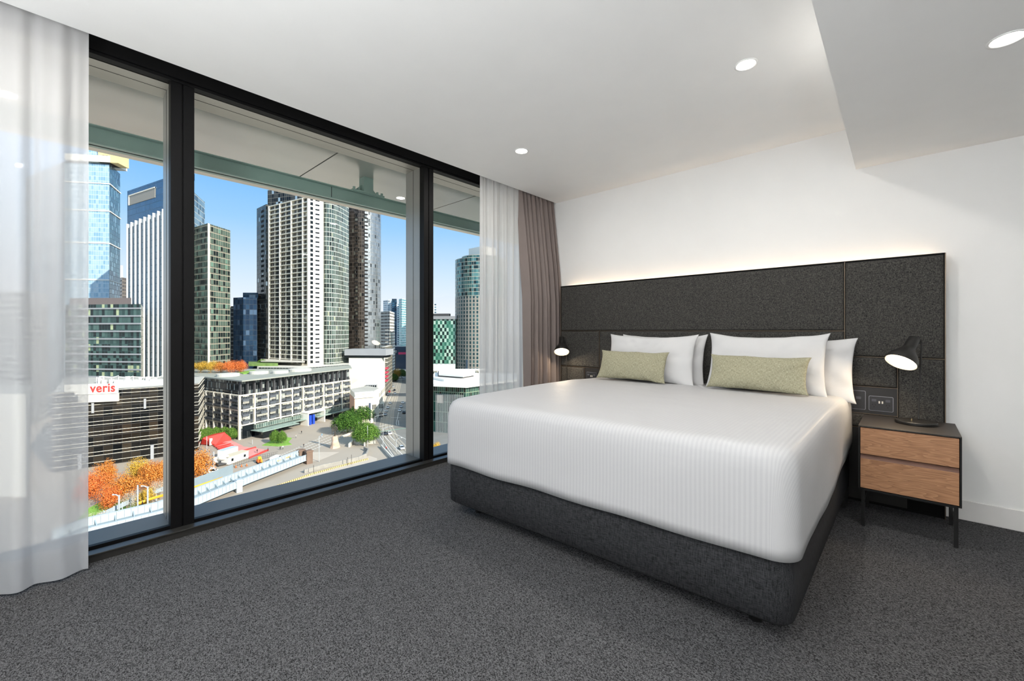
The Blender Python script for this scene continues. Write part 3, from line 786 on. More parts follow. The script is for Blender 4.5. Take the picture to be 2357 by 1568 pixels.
C = {}
C['paving'] = simple('grey_paving', '#a79c8e', 0.9, var=0.06, vscale=0.05)
C['light_paving'] = simple('light_paving', '#bfb3a4', 0.9, var=0.04, vscale=0.3)
C['asphalt'] = simple('asphalt', '#807f7b', 0.9, var=0.06, vscale=0.2)
C['tramway'] = simple('tram_concrete', '#a39c90', 0.9, var=0.05, vscale=0.3)
C['paint'] = simple('road_paint', '#e8e6e0', 0.7)
C['green_paint'] = simple('green_cycle_paint', '#7fb09a', 0.7)
C['rail'] = simple('steel_rail', '#6f6a64', 0.4, metal=0.5)
C['grass'] = simple('grass', '#7da843', 0.95, var=0.2, vscale=0.8)
C['conc'] = simple('concrete', '#c9c5bb', 0.8, var=0.06, vscale=0.3)
C['white'] = simple('white_render', '#f4f0e6', 0.7, var=0.02, vscale=0.1)
C['cream'] = simple('cream_stone', '#efe7d4', 0.75, var=0.03, vscale=0.2)
C['grey'] = simple('grey_metal_cladding', '#9b9da0', 0.5, var=0.04, vscale=0.2)
C['dgrey'] = simple('dark_grey_cladding', '#4a4a4c', 0.5, var=0.06, vscale=0.2)
C['roofgrey'] = simple('roof_grey', '#b4b0a6', 0.8, var=0.1, vscale=0.15)
C['brown'] = simple('brown_brick', '#7a6455', 0.8, var=0.1, vscale=0.5)
C['red'] = simple('red_roof', '#e8443c', 0.55, var=0.05, vscale=0.4)
C['redpale'] = simple('faded_red_paving', '#d9918a', 0.8, var=0.06, vscale=0.4)
C['yellow'] = simple('yellow_pipe', '#f4b02e', 0.5)
C['orange'] = simple('orange_plastic', '#ec6a26', 0.5)
C['blue'] = simple('blue_cladding', '#2a50c8', 0.4)
C['steel'] = simple('pale_blue_grey_steel', '#adb8be', 0.5, var=0.04, vscale=0.4)
C['steel2'] = simple('blue_grey_steel_deck', '#8c9ba2', 0.6, var=0.05, vscale=0.4)
C['pole'] = simple('galvanised_pole', '#c6cacb', 0.4, metal=0.3)
C['darkglass'] = simple('dark_glass', '#20262a', 0.1, metal=0.4)
C['canopy'] = simple('pale_green_glass_canopy', '#a9bdb4', 0.15, metal=0.3)
C['rock'] = simple('sandstone', '#cdb199', 0.9, var=0.15, vscale=0.8, bump=0.6, bscale=2)
C['bark'] = simple('bark', '#8a7a68', 0.95, var=0.1, vscale=1)
C['stone'] = simple('bluestone_wall', '#9a968e', 0.9, var=0.12, vscale=0.8)
C['bronze'] = simple('dark_bronze', '#5a544c', 0.5, metal=0.5)
C['tyre'] = simple('rubber_tyre', '#1a1a1a', 0.8)
C['skin'] = simple('skin', '#c49a80', 0.6)
C['timber'] = simple('timber_edge', '#c9b27a', 0.8, var=0.2, vscale=1.0)

def st(b_, name, m_, label): return tag(b_.build(name, m_), label, 'ground', kind='structure')
def flat(name, pts, m_, z, label, thick=0.3):
    b_ = MB(); b_.prism([G(*p) if len(p) == 2 else p[:2] for p in pts], z-thick, z); return st(b_, name, m_, label)
b = MB(); b.face([(-3000, -1500, GZ), (600, -1500, GZ), (600, 3000, GZ), (-3000, 3000, GZ)], [(0,0),(1,0),(1,1),(0,1)])
st(b, 'plaza_paving', C['paving'], 'grey brown paving of the plaza and the ground beyond it')

# road running away to the upper right
road_pts = [(918, 790), (950, 790), (1120, 900), (1500, 1120), (905, 1075), (893, 1050), (861, 1004), (864, 975), (883, 935), (902, 880), (909, 840), (913, 810)]
flat('road', road_pts, C['asphalt'], GZ+0.06, 'grey asphalt road curving away between the buildings', 0.06)
def strip(b_, pts, w, z):
    q = [Vector(G(*p)).to_3d() for p in pts]
    for k in range(len(q)-1):
        d = (q[k+1]-q[k]).normalized(); nrm = Vector((-d.y, d.x, 0))*w/2
        b_.face([(*(q[k]-nrm).xy, z), (*(q[k+1]-nrm).xy, z), (*(q[k+1]+nrm).xy, z), (*(q[k]+nrm).xy, z)])
b = MB(); strip(b, [(924, 800), (921, 850), (916, 880), (905, 915), (893, 950), (889, 985), (899, 1010), (930, 1045)], 0.9*8, GZ+0.075)
st(b, 'tram_track_bed', C['tramway'], 'pale concrete tram track bed curving along the road')
b = MB()
for off in (-2.6, -1.1, 1.1, 2.6):
    q = [Vector(G(*p)).to_3d() for p in [(924, 800), (921, 850), (916, 880), (905, 915), (893, 950), (889, 985), (899, 1010), (930, 1045)]]
    for k in range(len(q)-1):
        d = (q[k+1]-q[k]).normalized(); nn = Vector((-d.y, d.x, 0)); a_, c_ = q[k]+nn*off, q[k+1]+nn*off
        b.face([(*(a_-nn*0.1).xy, GZ+0.09), (*(c_-nn*0.1).xy, GZ+0.09), (*(c_+nn*0.1).xy, GZ+0.09), (*(a_+nn*0.1).xy, GZ+0.09)])
st(b, 'tram_rail', C['rail'], 'steel tram rails set in the road')
b = MB()
for pts, w in (([(908, 870), (893, 905), (876, 948)], 0.25), ([(903, 905), (889, 935), (878, 965)], 0.2), ([(915, 860), (930, 870)], 0.3),
               ([(868, 985), (889, 978)], 0.4), ([(871, 1000), (898, 1040), (912, 1060)], 0.25), ([(882, 1002), (931, 1052)], 0.25), ([(890, 998), (903, 996), (935, 1012)], 0.25),
               ([(896, 1002), (909, 1015)], 0.3), ([(866, 990), (893, 983)], 0.25), ([(900, 962), (922, 962)], 0.5), ([(921, 935), (912, 975), (914, 980)], 0.25), ([(917, 968), (918, 980)], 0.25),
               ([(905, 940), (935, 944)], 0.3), ([(886, 918), (891, 905)], 0.2), ([(880, 955), (884, 940)], 0.2)):
    strip(b, pts, w, GZ+0.10)
st(b, 'road_marking', C['paint'], 'white painted lane lines on the road')
b = MB(); strip(b, [(873, 995), (905, 990), (935, 986)], 0.8, GZ+0.095)
st(b, 'cycle_marking', C['green_paint'], 'green painted strip across the road')

# crossing strips through the plaza
b = MB()
for k in range(34):
    t_ = k/33; u0 = 640+(820-640)*t_; v0 = 1062+(985-1062)*t_
    for r_ in range(4):
        strip(b, [(u0+r_*9-14, v0+r_*2.6-6), (u0+r_*9-9.5, v0+r_*2.6-6.8)], 0.5, GZ+0.03)
st(b, 'plaza_marking', C['paint'], 'rows of short white dashes crossing the plaza paving')
flat('plaza_triangle', [(718, 1041), (781, 1041), (735, 1060), (720, 1062)], C['light_paving'], GZ+0.02, 'pale triangle of paving in the plaza', 0.02)
flat('grass', [(603, 1026), (626, 1014), (655, 1006), (672, 1009), (664, 1018), (672, 1024), (640, 1028)], C['grass'], GZ+0.15, 'bright green lawn patch at the foot of two small trees', 0.15)
flat('grass_bank', [(150, 1230), (205, 1170), (262, 1140), (300, 1150), (330, 1165), (250, 1200), (200, 1240)], C['grass'], GZ+0.1, 'green grass under the orange trees', 0.1)
flat('grass_verge', [(425, 1135), (462, 1100), (485, 1092), (480, 1112), (430, 1142)], C['grass'], GZ+0.1, 'strip of grass under the orange tree beside the mullion', 0.1)
# river edge: timber capping and lower walk
flat('river_walk', [(560, 1200), (640, 1122), (740, 1085), (850, 1050), (868, 1056), (860, 1100), (700, 1200)], C['light_paving'], GZ+0.12, 'sandy riverside walk below the plaza wall', 0.12)
b = MB()
q = [G(560, 1168), G(640, 1121), G(720, 1093), G(800, 1071), G(850, 1058)]
for a_, c_ in zip(q[:-1], q[1:]):
    L = math.hypot(c_[0]-a_[0], c_[1]-a_[1]); n_ = int(L/0.7)
    for k in range(n_):
        x, y = a_[0]+(c_[0]-a_[0])*k/n_, a_[1]+(c_[1]-a_[1])*k/n_
        b.box(x-0.22, x+0.22, y-0.22, y+0.22, GZ, GZ+0.7)
o = b.build('timber_edging', C['timber']); tag(o, 'yellowish row of timber bollards along the river walk', 'edging', kind='stuff')
def wall_run(name, pts, h, w, m_, label, z0=GZ):
    b_ = MB(); q = [Vector(G(*p)).to_3d() for p in pts]
    for a_, c_ in zip(q[:-1], q[1:]):
        d = (c_-a_).normalized(); nn = Vector((-d.y, d.x, 0))*w/2
        b_.prism([(a_-nn).xy, (c_-nn).xy, (c_+nn).xy, (a_+nn).xy], z0, z0+h)
    return tag(b_.build(name, m_), label, 'wall')
wall_run('retaining_wall', [(700, 1090), (742, 1078), (780, 1070), (824, 1060), (843, 1052), (848, 1041), (838, 1036)], 1.4, 0.5, C['stone'], 'long low bluestone wall above the river walk')
wall_run('planter_wall', [(804, 1030), (812, 1021), (838, 1024), (840, 1027)], 1.6, 0.8, C['conc'], 'pale stone planter wall under the round tree nearest the road')
wall_run('planter_wall', [(842, 1022), (864, 1021)], 1.6, 0.8, C['conc'], 'short pale stone wall right of the gap by the round tree')
wall_run('planter_wall', [(787, 1008), (812, 998)], 1.0, 0.6, C['conc'], 'pale stone wall in front of the two darker round trees')
wall_run('bridge_parapet', [(877, 1030), (893, 1048), (910, 1066)], 1.2, 0.5, C['conc'], 'pale parapet beside the road at the bridge end')
wall_run('low_wall', [(239, 1168), (262, 1160), (276, 1156)], 1.2, 0.6, C['brown'], 'low brown wall by the grass under the orange trees')

# ---------------------------------------------------------------- buildings
def building(name, label, quad, ztop, m_, mtop=None, group=None, z0=GZ, base=0.0):
    """quad: list of (u, d) plan corners; returns root + main walls part"""
    q = [P2(*p) for p in quad]
    r_ = empty(name, (q[0][0], q[0][1], z0)); tag(r_, label, 'building', group)
    b_ = MB(); b_.prism([(x-q[0][0], y-q[0][1]) for x, y in q], base, ztop-z0, 0, 1)
    o_ = b_.build('walls', [m_, mtop or C['roofgrey']], r_)
    return r_, q, o_
def para(a, b_, c):
    """fourth corner of a parallelogram a-b-c (b is the near corner), in (u,d)"""
    A, B, Cc = (Vector(P2(*x)) for x in (a, b_, c)); D = A + Cc - B
    d = D.x*VIEW.x + D.y*VIEW.y; s_ = D.x*RIGHT.x + D.y*RIGHT.y
    return (CX + s_/d*F, d)
def local(r_): return Vector((r_.location.x, r_.location.y))
def fbox(b_, A, B, s0, s1, z0, z1, o0, o1, org=Vector((0, 0))):
    """box standing on facade line A-B: s along the line (m), o outwards (m, towards the camera)"""
    A = Vector(A)-org; B = Vector(B)-org; d = (B-A).normalized(); n_ = Vector((d.y, -d.x))
    mid = (A+B)/2 + org
    if n_.dot(mid) > 0: n_ = -n_
    p = [A+d*s0+n_*o0, A+d*s1+n_*o0, A+d*s1+n_*o1, A+d*s0+n_*o1]
    b_.prism([tuple(x) for x in p], z0, z1)
def seglen(A, B): return math.hypot(B[0]-A[0], B[1]-A[1])

# --- tall blue glass tower at far left
fb = facade('blue_glass_pale', '#b0cad8', '#7fa9c2', '#c6d6de', 1.6, 3.6, 0.12, 0.25, band='#9dc0d6', bandh=0.9, metal=0.2)
fb2 = facade('blue_glass_dark', '#2c5468', '#4a7a84', '#2a4450', 1.6, 3.6, 0.15, 0.2, dark='#8fb4c0', pdark=0.15)
d0 = 330
quad = [(60, 360), (150, 325), (252, 330), (276.5, 352)]; quad.append(para(quad[1], quad[2], quad[3]))
r_, q, w_ = building('glass_tower', 'tall blue glass tower with yellow top, just right of the left curtain', quad, ZV(388, 340), fb2)
b = MB(); o_ = local(r_)
for k in range(3): fbox(b, q[1], q[2], 0, seglen(q[1], q[2]), 0.5, ZV(388, 340)-GZ-1, 0.1, 0.6, o_) if k == 0 else None
b.build('pale_glass_face', fb, r_)
for v_ in (430, 492, 565, 648):
    b = MB(); z_ = ZV(v_, 335)-GZ; fbox(b, q[1], q[2], 0, seglen(q[1], q[2])+0.3, z_, z_+0.8, 0.3, 1.0, o_); fbox(b, q[2], q[3], -0.3, seglen(q[2], q[3])+0.3, z_, z_+0.8, -0.1, 0.6, o_)
    b.build('white_band', C['white'], r_)
b = MB(); fbox(b, q[1], q[2], 2, seglen(q[1], q[2])+2, ZV(388, 340)-GZ, ZV(374, 340)-GZ, -16, 3, o_); b.build('white_platform', C['white'], r_)
b = MB(); fbox(b, q[1], q[2], 14, seglen(q[1], q[2])-4, ZV(374, 340)-GZ, ZV(345, 340)-GZ, -14, 0, o_); b.build('upper_core', fb, r_)
b = MB(); fbox(b, q[1], q[2], seglen(q[1], q[2])-6, seglen(q[1], q[2])+7.5, ZV(388, 340)-GZ+0, ZV(357, 340)-GZ, -9, 2.5, o_); scr = b.build('yellow_screen', simple('yellow_sheeting', '#ecd290', 0.6, var=0.05, vscale=0.3), r_)
b = MB(); fbox(b, q[1], q[2], seglen(q[1], q[2])-3.0, seglen(q[1], q[2])+0.5, ZV(378, 340)-GZ, ZV(373, 340)-GZ, 2.5, 2.8, o_); b.build('screen_opening', M['gap'], scr)

# --- small building between
r_, q, w_ = building('apartment_block', 'small brown block glimpsed between the blue tower and the finned tower', [(270, 420), (281, 410), (296, 420), (290, 440)], ZV(640, 415), facade('brown_block', '#4e4a48', '#6a6058', '#83776c', 3, 3.5, 0.5, 1.2))
b = MB(); b.prism([tuple(Vector(P2(u, 418))-local(r_)) for u in (277, 283)] + [tuple(Vector(P2(u, 430))-local(r_)) for u in (283, 277)], ZV(640, 415)-GZ, ZV(610, 415)-GZ); b.build('plant_room', C['white'], r_)

# --- finned tower
fin_g = facade('finned_tower_glass', '#2f5877', '#3a6788', '#274a63', 1.5, 3.7, 0.10, 0.22, metal=0.55, rough=0.08)
fin_low = facade('finned_tower_low_glass', '#56483f', '#7a685a', '#3c3430', 1.5, 3.7, 0.3, 0.5, rough=0.1)
quad = [(293, 268), (402, 240), (470, 290)]; D4 = para(quad[0], quad[1], quad[2]); quad.append(D4)
ztop = ZV(440, 268)
r_, q, w_ = building('finned_office_tower', 'blue glass office tower with vertical white fins, behind the left mullion', quad, ztop, fin_g)
o_ = local(r_); L = seglen(q[0], q[1])
# right face, paler reflection panels
b = MB(); fbox(b, q[1], q[2], 0.2, seglen(q[1], q[2])-0.2, 0.1, ztop-GZ-0.3, 0.05, 0.4, o_)
b.build('side_curtain_wall', facade('finned_tower_side', '#6d8a94', '#9fb2b4', '#c7c6bd', 3.0, 3.7, 0.14, 0.3, dark='#2c4650', pdark=0.3, metal=0.6), r_)
# recess at the crown
b = MB(); fbox(b, q[0], q[1], 2.4, L*0.62, ztop-GZ-9.5, ztop-GZ-4.0, 0.02, 0.25, o_); cr = b.build('crown_recess', simple('crown_louvre', '#9c9689', 0.6), r_)
b = MB(); fbox(b, q[0], q[1], 2.4, 3.6, ztop-GZ-9.5, ztop-GZ-3.4, 0.25, 0.5, o_); fbox(b, q[0], q[1], 2.4, L*0.62, ztop-GZ-3.9, ztop-GZ-3.2, 0.25, 0.5, o_); b.build('recess_frame', C['cream'], cr)
zf = ZV(517, 268)-GZ
b = MB(); fbox(b, q[0], q[1], L-9.0, L, ztop-GZ-0.2, ztop-GZ+3.5, -10, 0.0, o_); b.build('plant_screen', fin_g, r_)
for k in range(10):
    s_ = 1.6 + k*(L-2.4)/10.0
    b = MB(); fbox(b, q[0], q[1], s_, s_+0.45, 20.0, zf+k*0.4, 0.0, 1.1, o_); b.build('white_fin', C['white'], r_)

# --- green glass tower
gg = facade('green_glass', '#4a6058', '#768c80', '#a89e8c', 1.9, 3.5, 0.14, 0.35, dark='#1f2e30', pdark=0.35, lit='#7fa694', plit=0.08, band='#71776c', bandh=0.95, metal=0.45)
quad = [(440, 262), (478, 250), (530, 268)]; quad.append(para(*quad))
r_, q, w_ = building('office_tower', 'green glass office tower with brown grid, just right of the left mullion', quad, ZV(516, 252), gg)
b = MB(); o_ = local(r_)
for s_ in (0.0, 0.9): fbox(b, q[1], q[2], s_, s_+0.25, 1, ZV(516, 252)-GZ, 0.0, 0.5, o_)
b.build('corner_strip', C['cream'], r_)
# --- low dark blue block
db = facade('dark_blue_glass', '#18304a', '#2c4a66', '#1d2c3a', 2.2, 3.6, 0.15, 0.3, dark='#56708c', pdark=0.12)
r_, q, w_ = building('glass_office_block', 'low dark blue glass block in the gap between two towers', [(537, 300), (560, 296), (592, 300), (592, 330), (545, 332)], ZV(685, 298), db)
b = MB(); b.prism([tuple(Vector(P2(u, d))-local(r_)) for u, d in ((559, 301), (594, 301), (594, 325), (559, 325))], ZV(685, 298)-GZ, ZV(673, 298)-GZ); b.build('upper_storey', db, r_)
r_, q, w_ = building('apartment_block', 'thin cream tower squeezed beside the green glass tower', [(529, 330), (537, 330), (538, 350), (530, 350)], ZV(705, 330), facade('cream_sliver', '#6b6458', '#8e8474', '#d8cdb8', 3, 3.2, 0.8, 0.9))

# --- white gridded residential tower complex
dw = 285
gA, gB, gC = (622, 300), (713, 278), (742, 283)
zt_ = ZV(454, 278)
r_, q, w_ = building('apartment_tower', 'tall white gridded apartment tower in the centre of the view', [gA, gB, gC, para(gA, gB, gC)], zt_, facade('tower_glass', '#23282b', '#474a48', '#2b2c2d', 2.3, 3.15, 0.3, 0.2, lit='#a8a69a', plit=0.1, metal=0.2, rough=0.2), base=27.6)
o_ = local(r_); L = seglen(q[0], q[1]); nf = 36; fh = (zt_-GZ-28)/nf
b = MB()
for k in range(nf+1):
    z_ = 28 + k*fh; fbox(b, q[0], q[1], 0, L, z_-0.3, z_+0.3, 0, 1.2, o_)
slab = b.build('balcony_slabs', C['cream'], r_)
for k, s_ in enumerate((0, L*0.29, L*0.58, L*0.86, L-0.7)):
    b = MB(); fbox(b, q[0], q[1], s_, s_+0.7, 27.6, zt_-GZ, 0, 1.5, o_); b.build('column', C['cream'], r_)
b = MB()
for k in range(nf):
    z_ = 28 + k*fh
    for j in range(8):
        if j % 2 == 0: continue
        s_ = L*j/7.0; fbox(b, q[0], q[1], s_, s_+0.18, z_, z_+fh, 0, 0.9, o_)
b.build('balcony_dividers', C['cream'], r_)
Ls = seglen(q[1], q[2])
b = MB(); fbox(b, q[1], q[2], -1.2, Ls+0.5, 27.6, zt_-GZ+1.0, 0, 0.6, o_)
ws = b.build('white_end_wall', C['white'], r_)
for k in range(nf):
    z_ = 28.6 + k*fh
    b = MB(); fbox(b, q[1], q[2], Ls*0.42, Ls*0.75, z_+0.4, z_+1.4, 0.6, 0.66, o_); b.build('slot_window', C['darkglass'], ws)
for k in range(nf):
    b = MB(); z_ = 28.6 + k*fh; fbox(b, q[1], q[2], Ls*0.02, Ls*0.24, z_+0.2, z_+fh-0.8, 0.6, 0.66, o_)
    b.build('corner_window', C['darkglass'], ws)
# dark wing left
dk = facade('dark_wing', '#35342f', '#55524b', '#7a7365', 2.0, 3.15, 0.12, 0.25, dark='#14181a', pdark=0.3, lit='#b8c4c6', plit=0.06)
r2, q2, w_ = building('apartment_tower', 'dark grey tower wing attached left of the white gridded tower', [(591, 312), (612, 301), (620, 302), (622, 318), (600, 322)], ZV(475, 306), dk, base=27.6)
b = MB(); b.prism([tuple(Vector(P2(u, d))-local(r2)) for u, d in ((616, 326), (700, 316), (740, 316), (740, 345), (616, 352))], 27.6, ZV(432, 320)-GZ); b.build('rear_tower', dk, r2)
b = MB(); A, B = Vector(P2(591, 312)), Vector(P2(612, 301))
for k in range(32): z_ = 28+k*3.6*0.99; fbox(b, tuple(A), tuple(B), seglen(A, B)*0.5, seglen(A, B)*0.78, z_, z_+1.7, 0.05, 0.12, local(r2)) if z_ < ZV(490, 306)-GZ else None
b.build('dark_windows', M['gap'], r2)
# curved glass wing (right)
cg = facade('curved_wing_glass', '#4a5852', '#74847c', '#cfd2c4', 1.15, 3.15, 0.13, 0.3, dark='#2c3634', pdark=0.25, lit='#b0b496', plit=0.04, metal=0.55, rough=0.1)
pts = [(742, 286)] + [(742+61*t_, 286+1.5*math.sin(t_*math.pi)*-2 + 22*t_**1.6) for t_ in [k/10 for k in range(1, 11)]] + [(800, 335), (742, 335)]
r_, q, w_ = building('glass_apartment_wing', 'greenish glass tower wing with a pale grid, right of the white gridded tower', pts, ZV(440, 290), cg, base=27.6)
# --- dark brown round tower
bt = facade('brown_tower_glass', '#3a332e', '#5b524a', '#4a423b', 1.5, 3.15, 0.14, 0.5, dark='#1a1817', pdark=0.2, lit='#7d7f74', plit=0.06, metal=0.55, rough=0.14)
cxp, dcp = 834, 372; cen = Vector(P2(cxp, dcp)); rad = 15.3
pl = []
for k in range(36):
    a_ = 2*math.pi*k/36; pl.append((rad*math.cos(a_)*1.0, rad*math.sin(a_)))
r_ = empty('apartment_tower', (cen.x, cen.y, GZ)); tag(r_, 'dark brown round-edged apartment tower with sky glare painted on its right side, behind the white theatre block', 'building')
b = MB(); b.prism(pl, 0, ZV(440, 372)-GZ, 0, 1); b.build('walls', [bt, C['roofgrey']], r_, smooth=False)
for k, (uu, kk) in enumerate(((816, 0), (848, 2))):
    ang = math.atan2(*reversed(tuple((Vector(P2(uu, 352))-cen))))
    for j in range(44):
        z_ = 28 + j*3.15; b = MB()
        c_ = Vector((math.cos(ang), math.sin(ang)))*(rad+0.05); tdir = Vector((-math.sin(ang), math.cos(ang)))
        p_ = [c_-tdir*1.3, c_+tdir*1.3, c_+tdir*1.3+c_.normalized()*0.3, c_-tdir*1.3+c_.normalized()*0.3]
        b.prism([tuple(x) for x in p_], z_, z_+1.1)
        b.build('balcony_opening', M['gap'], r_)

glare_mat = facade('painted_glare_glass', '#858b8e', '#a3a9ac', '#6e6f6e', 1.5, 3.15, 0.12, 0.3, dark='#4a4f52', pdark=0.08, metal=0.7, rough=0.25)  # paler glass colour stands in for the sky's reflection on the right side
a0 = math.atan2(*reversed(tuple(Vector(P2(858, 350))-cen))); b = MB(); rb_ = rad+0.25
for k in range(10):
    t0, t1 = a0-0.18+k*0.16, a0-0.18+(k+1)*0.16
    p0, p1 = (rb_*math.cos(t0), rb_*math.sin(t0)), (rb_*math.cos(t1), rb_*math.sin(t1)); s0, s1 = rb_*0.16*k, rb_*0.16*(k+1); zt9 = ZV(442, 372)-GZ
    b.face([(*p0, 26), (*p1, 26), (*p1, zt9), (*p0, zt9)], [(s0, 26), (s1, 26), (s1, zt9), (s0, zt9)])
b.build('painted_glare_strip', glare_mat, r_)

# --- white-beige tower and far towers by the street
wb = facade('white_balcony_tower', '#5a544c', '#8a8378', '#f3eee2', 7, 3.1, 0.5, 1.5, metal=0.0, rough=0.5)
quad = [(868, 430), (897, 412), (909, 450)]; quad.append(para(*quad))
building('apartment_tower', 'white balcony-banded apartment tower beside the street', quad, ZV(717, 420), wb, C['white'])
fa = facade('far_blue', '#1d3950', '#3d6784', '#20323e', 4, 3.2, 0.3, 0.8, metal=0.4)
fw = facade('far_white', '#39566a', '#7fa6b8', '#f2f4f2', 4, 3.2, 1.2, 1.3, metal=0.2)
ft = facade('far_teal', '#2f7f8c', '#65b6bb', '#dfe9e6', 4, 3.2, 0.5, 1.0, metal=0.4)
building('apartment_tower', 'far dark blue tower with white corner left of the far blue glass tower', [(882, 700), (893, 690), (905, 690), (905, 740), (884, 740)], ZV(692, 700), fw)
building('apartment_tower', 'far slim blue glass tower above the street', [(902, 640), (913, 640), (914, 690), (903, 690)], ZV(688, 640), fa)
building('apartment_tower', 'far white tower with rows of small windows above the street', [(913, 620), (919, 620), (919, 670), (914, 670)], ZV(700, 620), fw)
building('apartment_tower', 'far white and teal balcony tower touching the right mullion', [(918, 580), (925, 570), (946, 600), (940, 640)], ZV(688, 575), ft)
building('apartment_block', 'dark blue podium block at the end of the street', [(902, 560), (936, 560), (936, 600), (902, 600)], ZV(798, 560), simple('dark_blue_wall', '#2f4358', 0.5))
building('apartment_block', 'distant teal and white block peeking over the green chequered building', [(990, 520), (1004, 520), (1004, 560), (990, 560)], ZV(700, 520), fw)
# billboard
d_ = 470; p0, p1 = Vector(P2(903, d_)), Vector(P2(917, d_-4)); r_ = empty('billboard', (p0.x, p0.y, GZ)); tag(r_, 'dark billboard with white lines of text above the street', 'billboard')
b = MB(); fbox(b, p0, p1, 0, (p1-p0).length, ZV(817, d_)-GZ, ZV(804, d_)-GZ, 0, 0.5, p0); b.build('panel', simple('billboard_navy', '#30405e', 0.6), r_)
b = MB(); L = (p1-p0).length
fbox(b, p0, p1, L*0.2, L*0.8, ZV(808.5, d_)-GZ, ZV(807, d_)-GZ, 0.5, 0.6, p0); fbox(b, p0, p1, L*0.15, L*0.75, ZV(811.5, d_)-GZ, ZV(810, d_)-GZ, 0.5, 0.6, p0); fbox(b, p0, p1, L*0.35, L*0.6, ZV(815, d_)-GZ, ZV(814, d_)-GZ, 0.5, 0.6, p0)
b.build('text_line', C['white'], r_)
b = MB(); fbox(b, p0, p1, L*0.4, L*0.6, 0, ZV(817, d_)-GZ, 0.1, 0.4, p0); b.build('post', C['dgrey'], r_)
p0, p1 = Vector(P2(917, 556)), Vector(P2(934, 556)); b = MB(); fbox(b, p0, p1, 0, (p1-p0).length, ZV(816, 556), ZV(811, 556), 0, 0.6)
tag(b.build('shop_sign', simple('pink_sign', '#d8406a', 0.5)), 'pink strip sign on the dark block at the end of the street', 'sign')

# --- dark balcony block with red base beside the street, white theatre block
quad = [(876, 330), (886, 322), (903, 372)]; quad.append(para(*quad))
r_, q, w_ = building('apartment_block', 'brown balcony block with red lower floors beside the street', quad, ZV(800, 325), facade('balcony_brown', '#3a3633', '#6a625a', '#a09686', 3, 3.1, 0.6, 0.5, metal=0.1, rough=0.4))
b = MB()
for k in range(9): z_ = 26+k*3.1*1.0; fbox(b, q[1], q[2], 1, 9, z_-0.2, z_+0.1, 0, 1.6, local(r_))
b.build('balcony', C['conc'], r_)
b = MB()
for k in range(4): z_ = 12+k*3.1; fbox(b, q[1], q[2], 0, 9, z_-0.5, z_+0.7, 0, 1.7, local(r_))
b.build('red_balcony', simple('crimson_panel', '#b0324a', 0.6), r_)
quad = [(803, 296), (879, 294), (889, 335)]; quad.append(para(*quad))
r_, q, w_ = building('theatre', 'large blank white theatre block behind the apartment podium', quad, ZV(822, 285), C['cream'], C['roofgrey'])
o_ = local(r_); L = seglen(q[0], q[1])
b = MB(); fbox(b, q[0], q[1], -3, L+3, ZV(822, 285)-GZ+0.5, ZV(806, 285)-GZ, -14, 0.5, o_); b.build('grey_roof_box', C['grey'], r_)
b = MB(); fbox(b, q[0], q[1], -3, L+1, ZV(822, 285)-GZ-1.2, ZV(822, 285)-GZ+0.6, -14, 0.3, o_); b.build('clerestory', C['darkglass'], r_)
b = MB(); fbox(b, q[0], q[1], -1, L*0.58, 10, ZV(843, 282)-GZ, 0, 5, o_); b.build('stepped_wall', C['white'], r_)
b = MB(); fbox(b, q[0], q[1], L*0.5, L*1.0, 8, ZV(858, 280)-GZ, 0, 4.5, o_); b.build('stepped_wall', C['white'], r_)
quad = [(808, 262), (872, 264), (884, 292)]; quad.append(para(*quad))
r_, q, w_ = building('theatre_annexe', 'lower white annexe with small windows in front of the theatre block', quad, ZV(892, 250), C['cream'], C['white'])
L = seglen(q[0], q[1]); o_ = local(r_)
b = MB(); fbox(b, q[0], q[1], L*0.55, L*0.95, ZV(900, 248)-GZ, ZV(893, 248)-GZ, 0, 1.2, o_); an = b.build('window_band', C['grey'], r_)
for k in range(5):
    b = MB(); fbox(b, q[0], q[1], L*(0.57+k*0.075), L*(0.62+k*0.075), ZV(898.5, 248)-GZ, ZV(894.5, 248)-GZ, 1.2, 1.3, o_); b.build('pane', C['darkglass'], an)
for k in range(6):
    b = MB(); s_ = 3+k*5.5; fbox(b, q[1], q[2], s_, s_+1.2, 4, 6.5, 0, 0.1, o_); fbox(b, q[1], q[2], s_, s_+1.2, 8.5, 11, 0, 0.1, o_); b.build('side_window', C['darkglass'], r_)
# old white corner building
quad = [(806, 243), (817, 226), (857, 231), (873, 248)]; 
r_, q, w_ = building('corner_building', 'old cream two-storey corner building with cornice behind the green trees', quad+[(846, 258)], ZV(906, 226), C['cream'], C['roofgrey'])
o_ = local(r_); L = seglen(q[1], q[2])
b = MB()
fbox(b, q[1], q[2], -0.5, L+0.5, ZV(906, 226)-GZ-2.6, ZV(906, 226)-GZ-2.0, 0, 0.8, o_); fbox(b, q[1], q[2], -0.3, L+0.3, ZV(906, 226)-GZ-0.5, ZV(906, 226)-GZ+0.5, -0.4, 0.5, o_)
fbox(b, q[2], q[3], -0.3, seglen(q[2], q[3]), ZV(906, 226)-GZ-2.6, ZV(906, 226)-GZ-2.0, 0, 0.8, o_)
b.build('cornice', C['white'], r_)
for k in range(4):
    for zz in (2.5, 7.5):
        b = MB()
        for j in range(3): fbox(b, q[1], q[2], 2+k*3.6+j*0.75, 2.45+k*3.6+j*0.75, zz, zz+2.4, 0, 0.06, o_)
        b.build('window', C['darkglass'], r_)
b = MB(); fbox(b, q[1], q[2], L-1.8, L-0.9, 1.5, 11, 0, 0.4, o_); b.build('banner', simple('navy_banner', '#3d4a63', 0.6), r_)
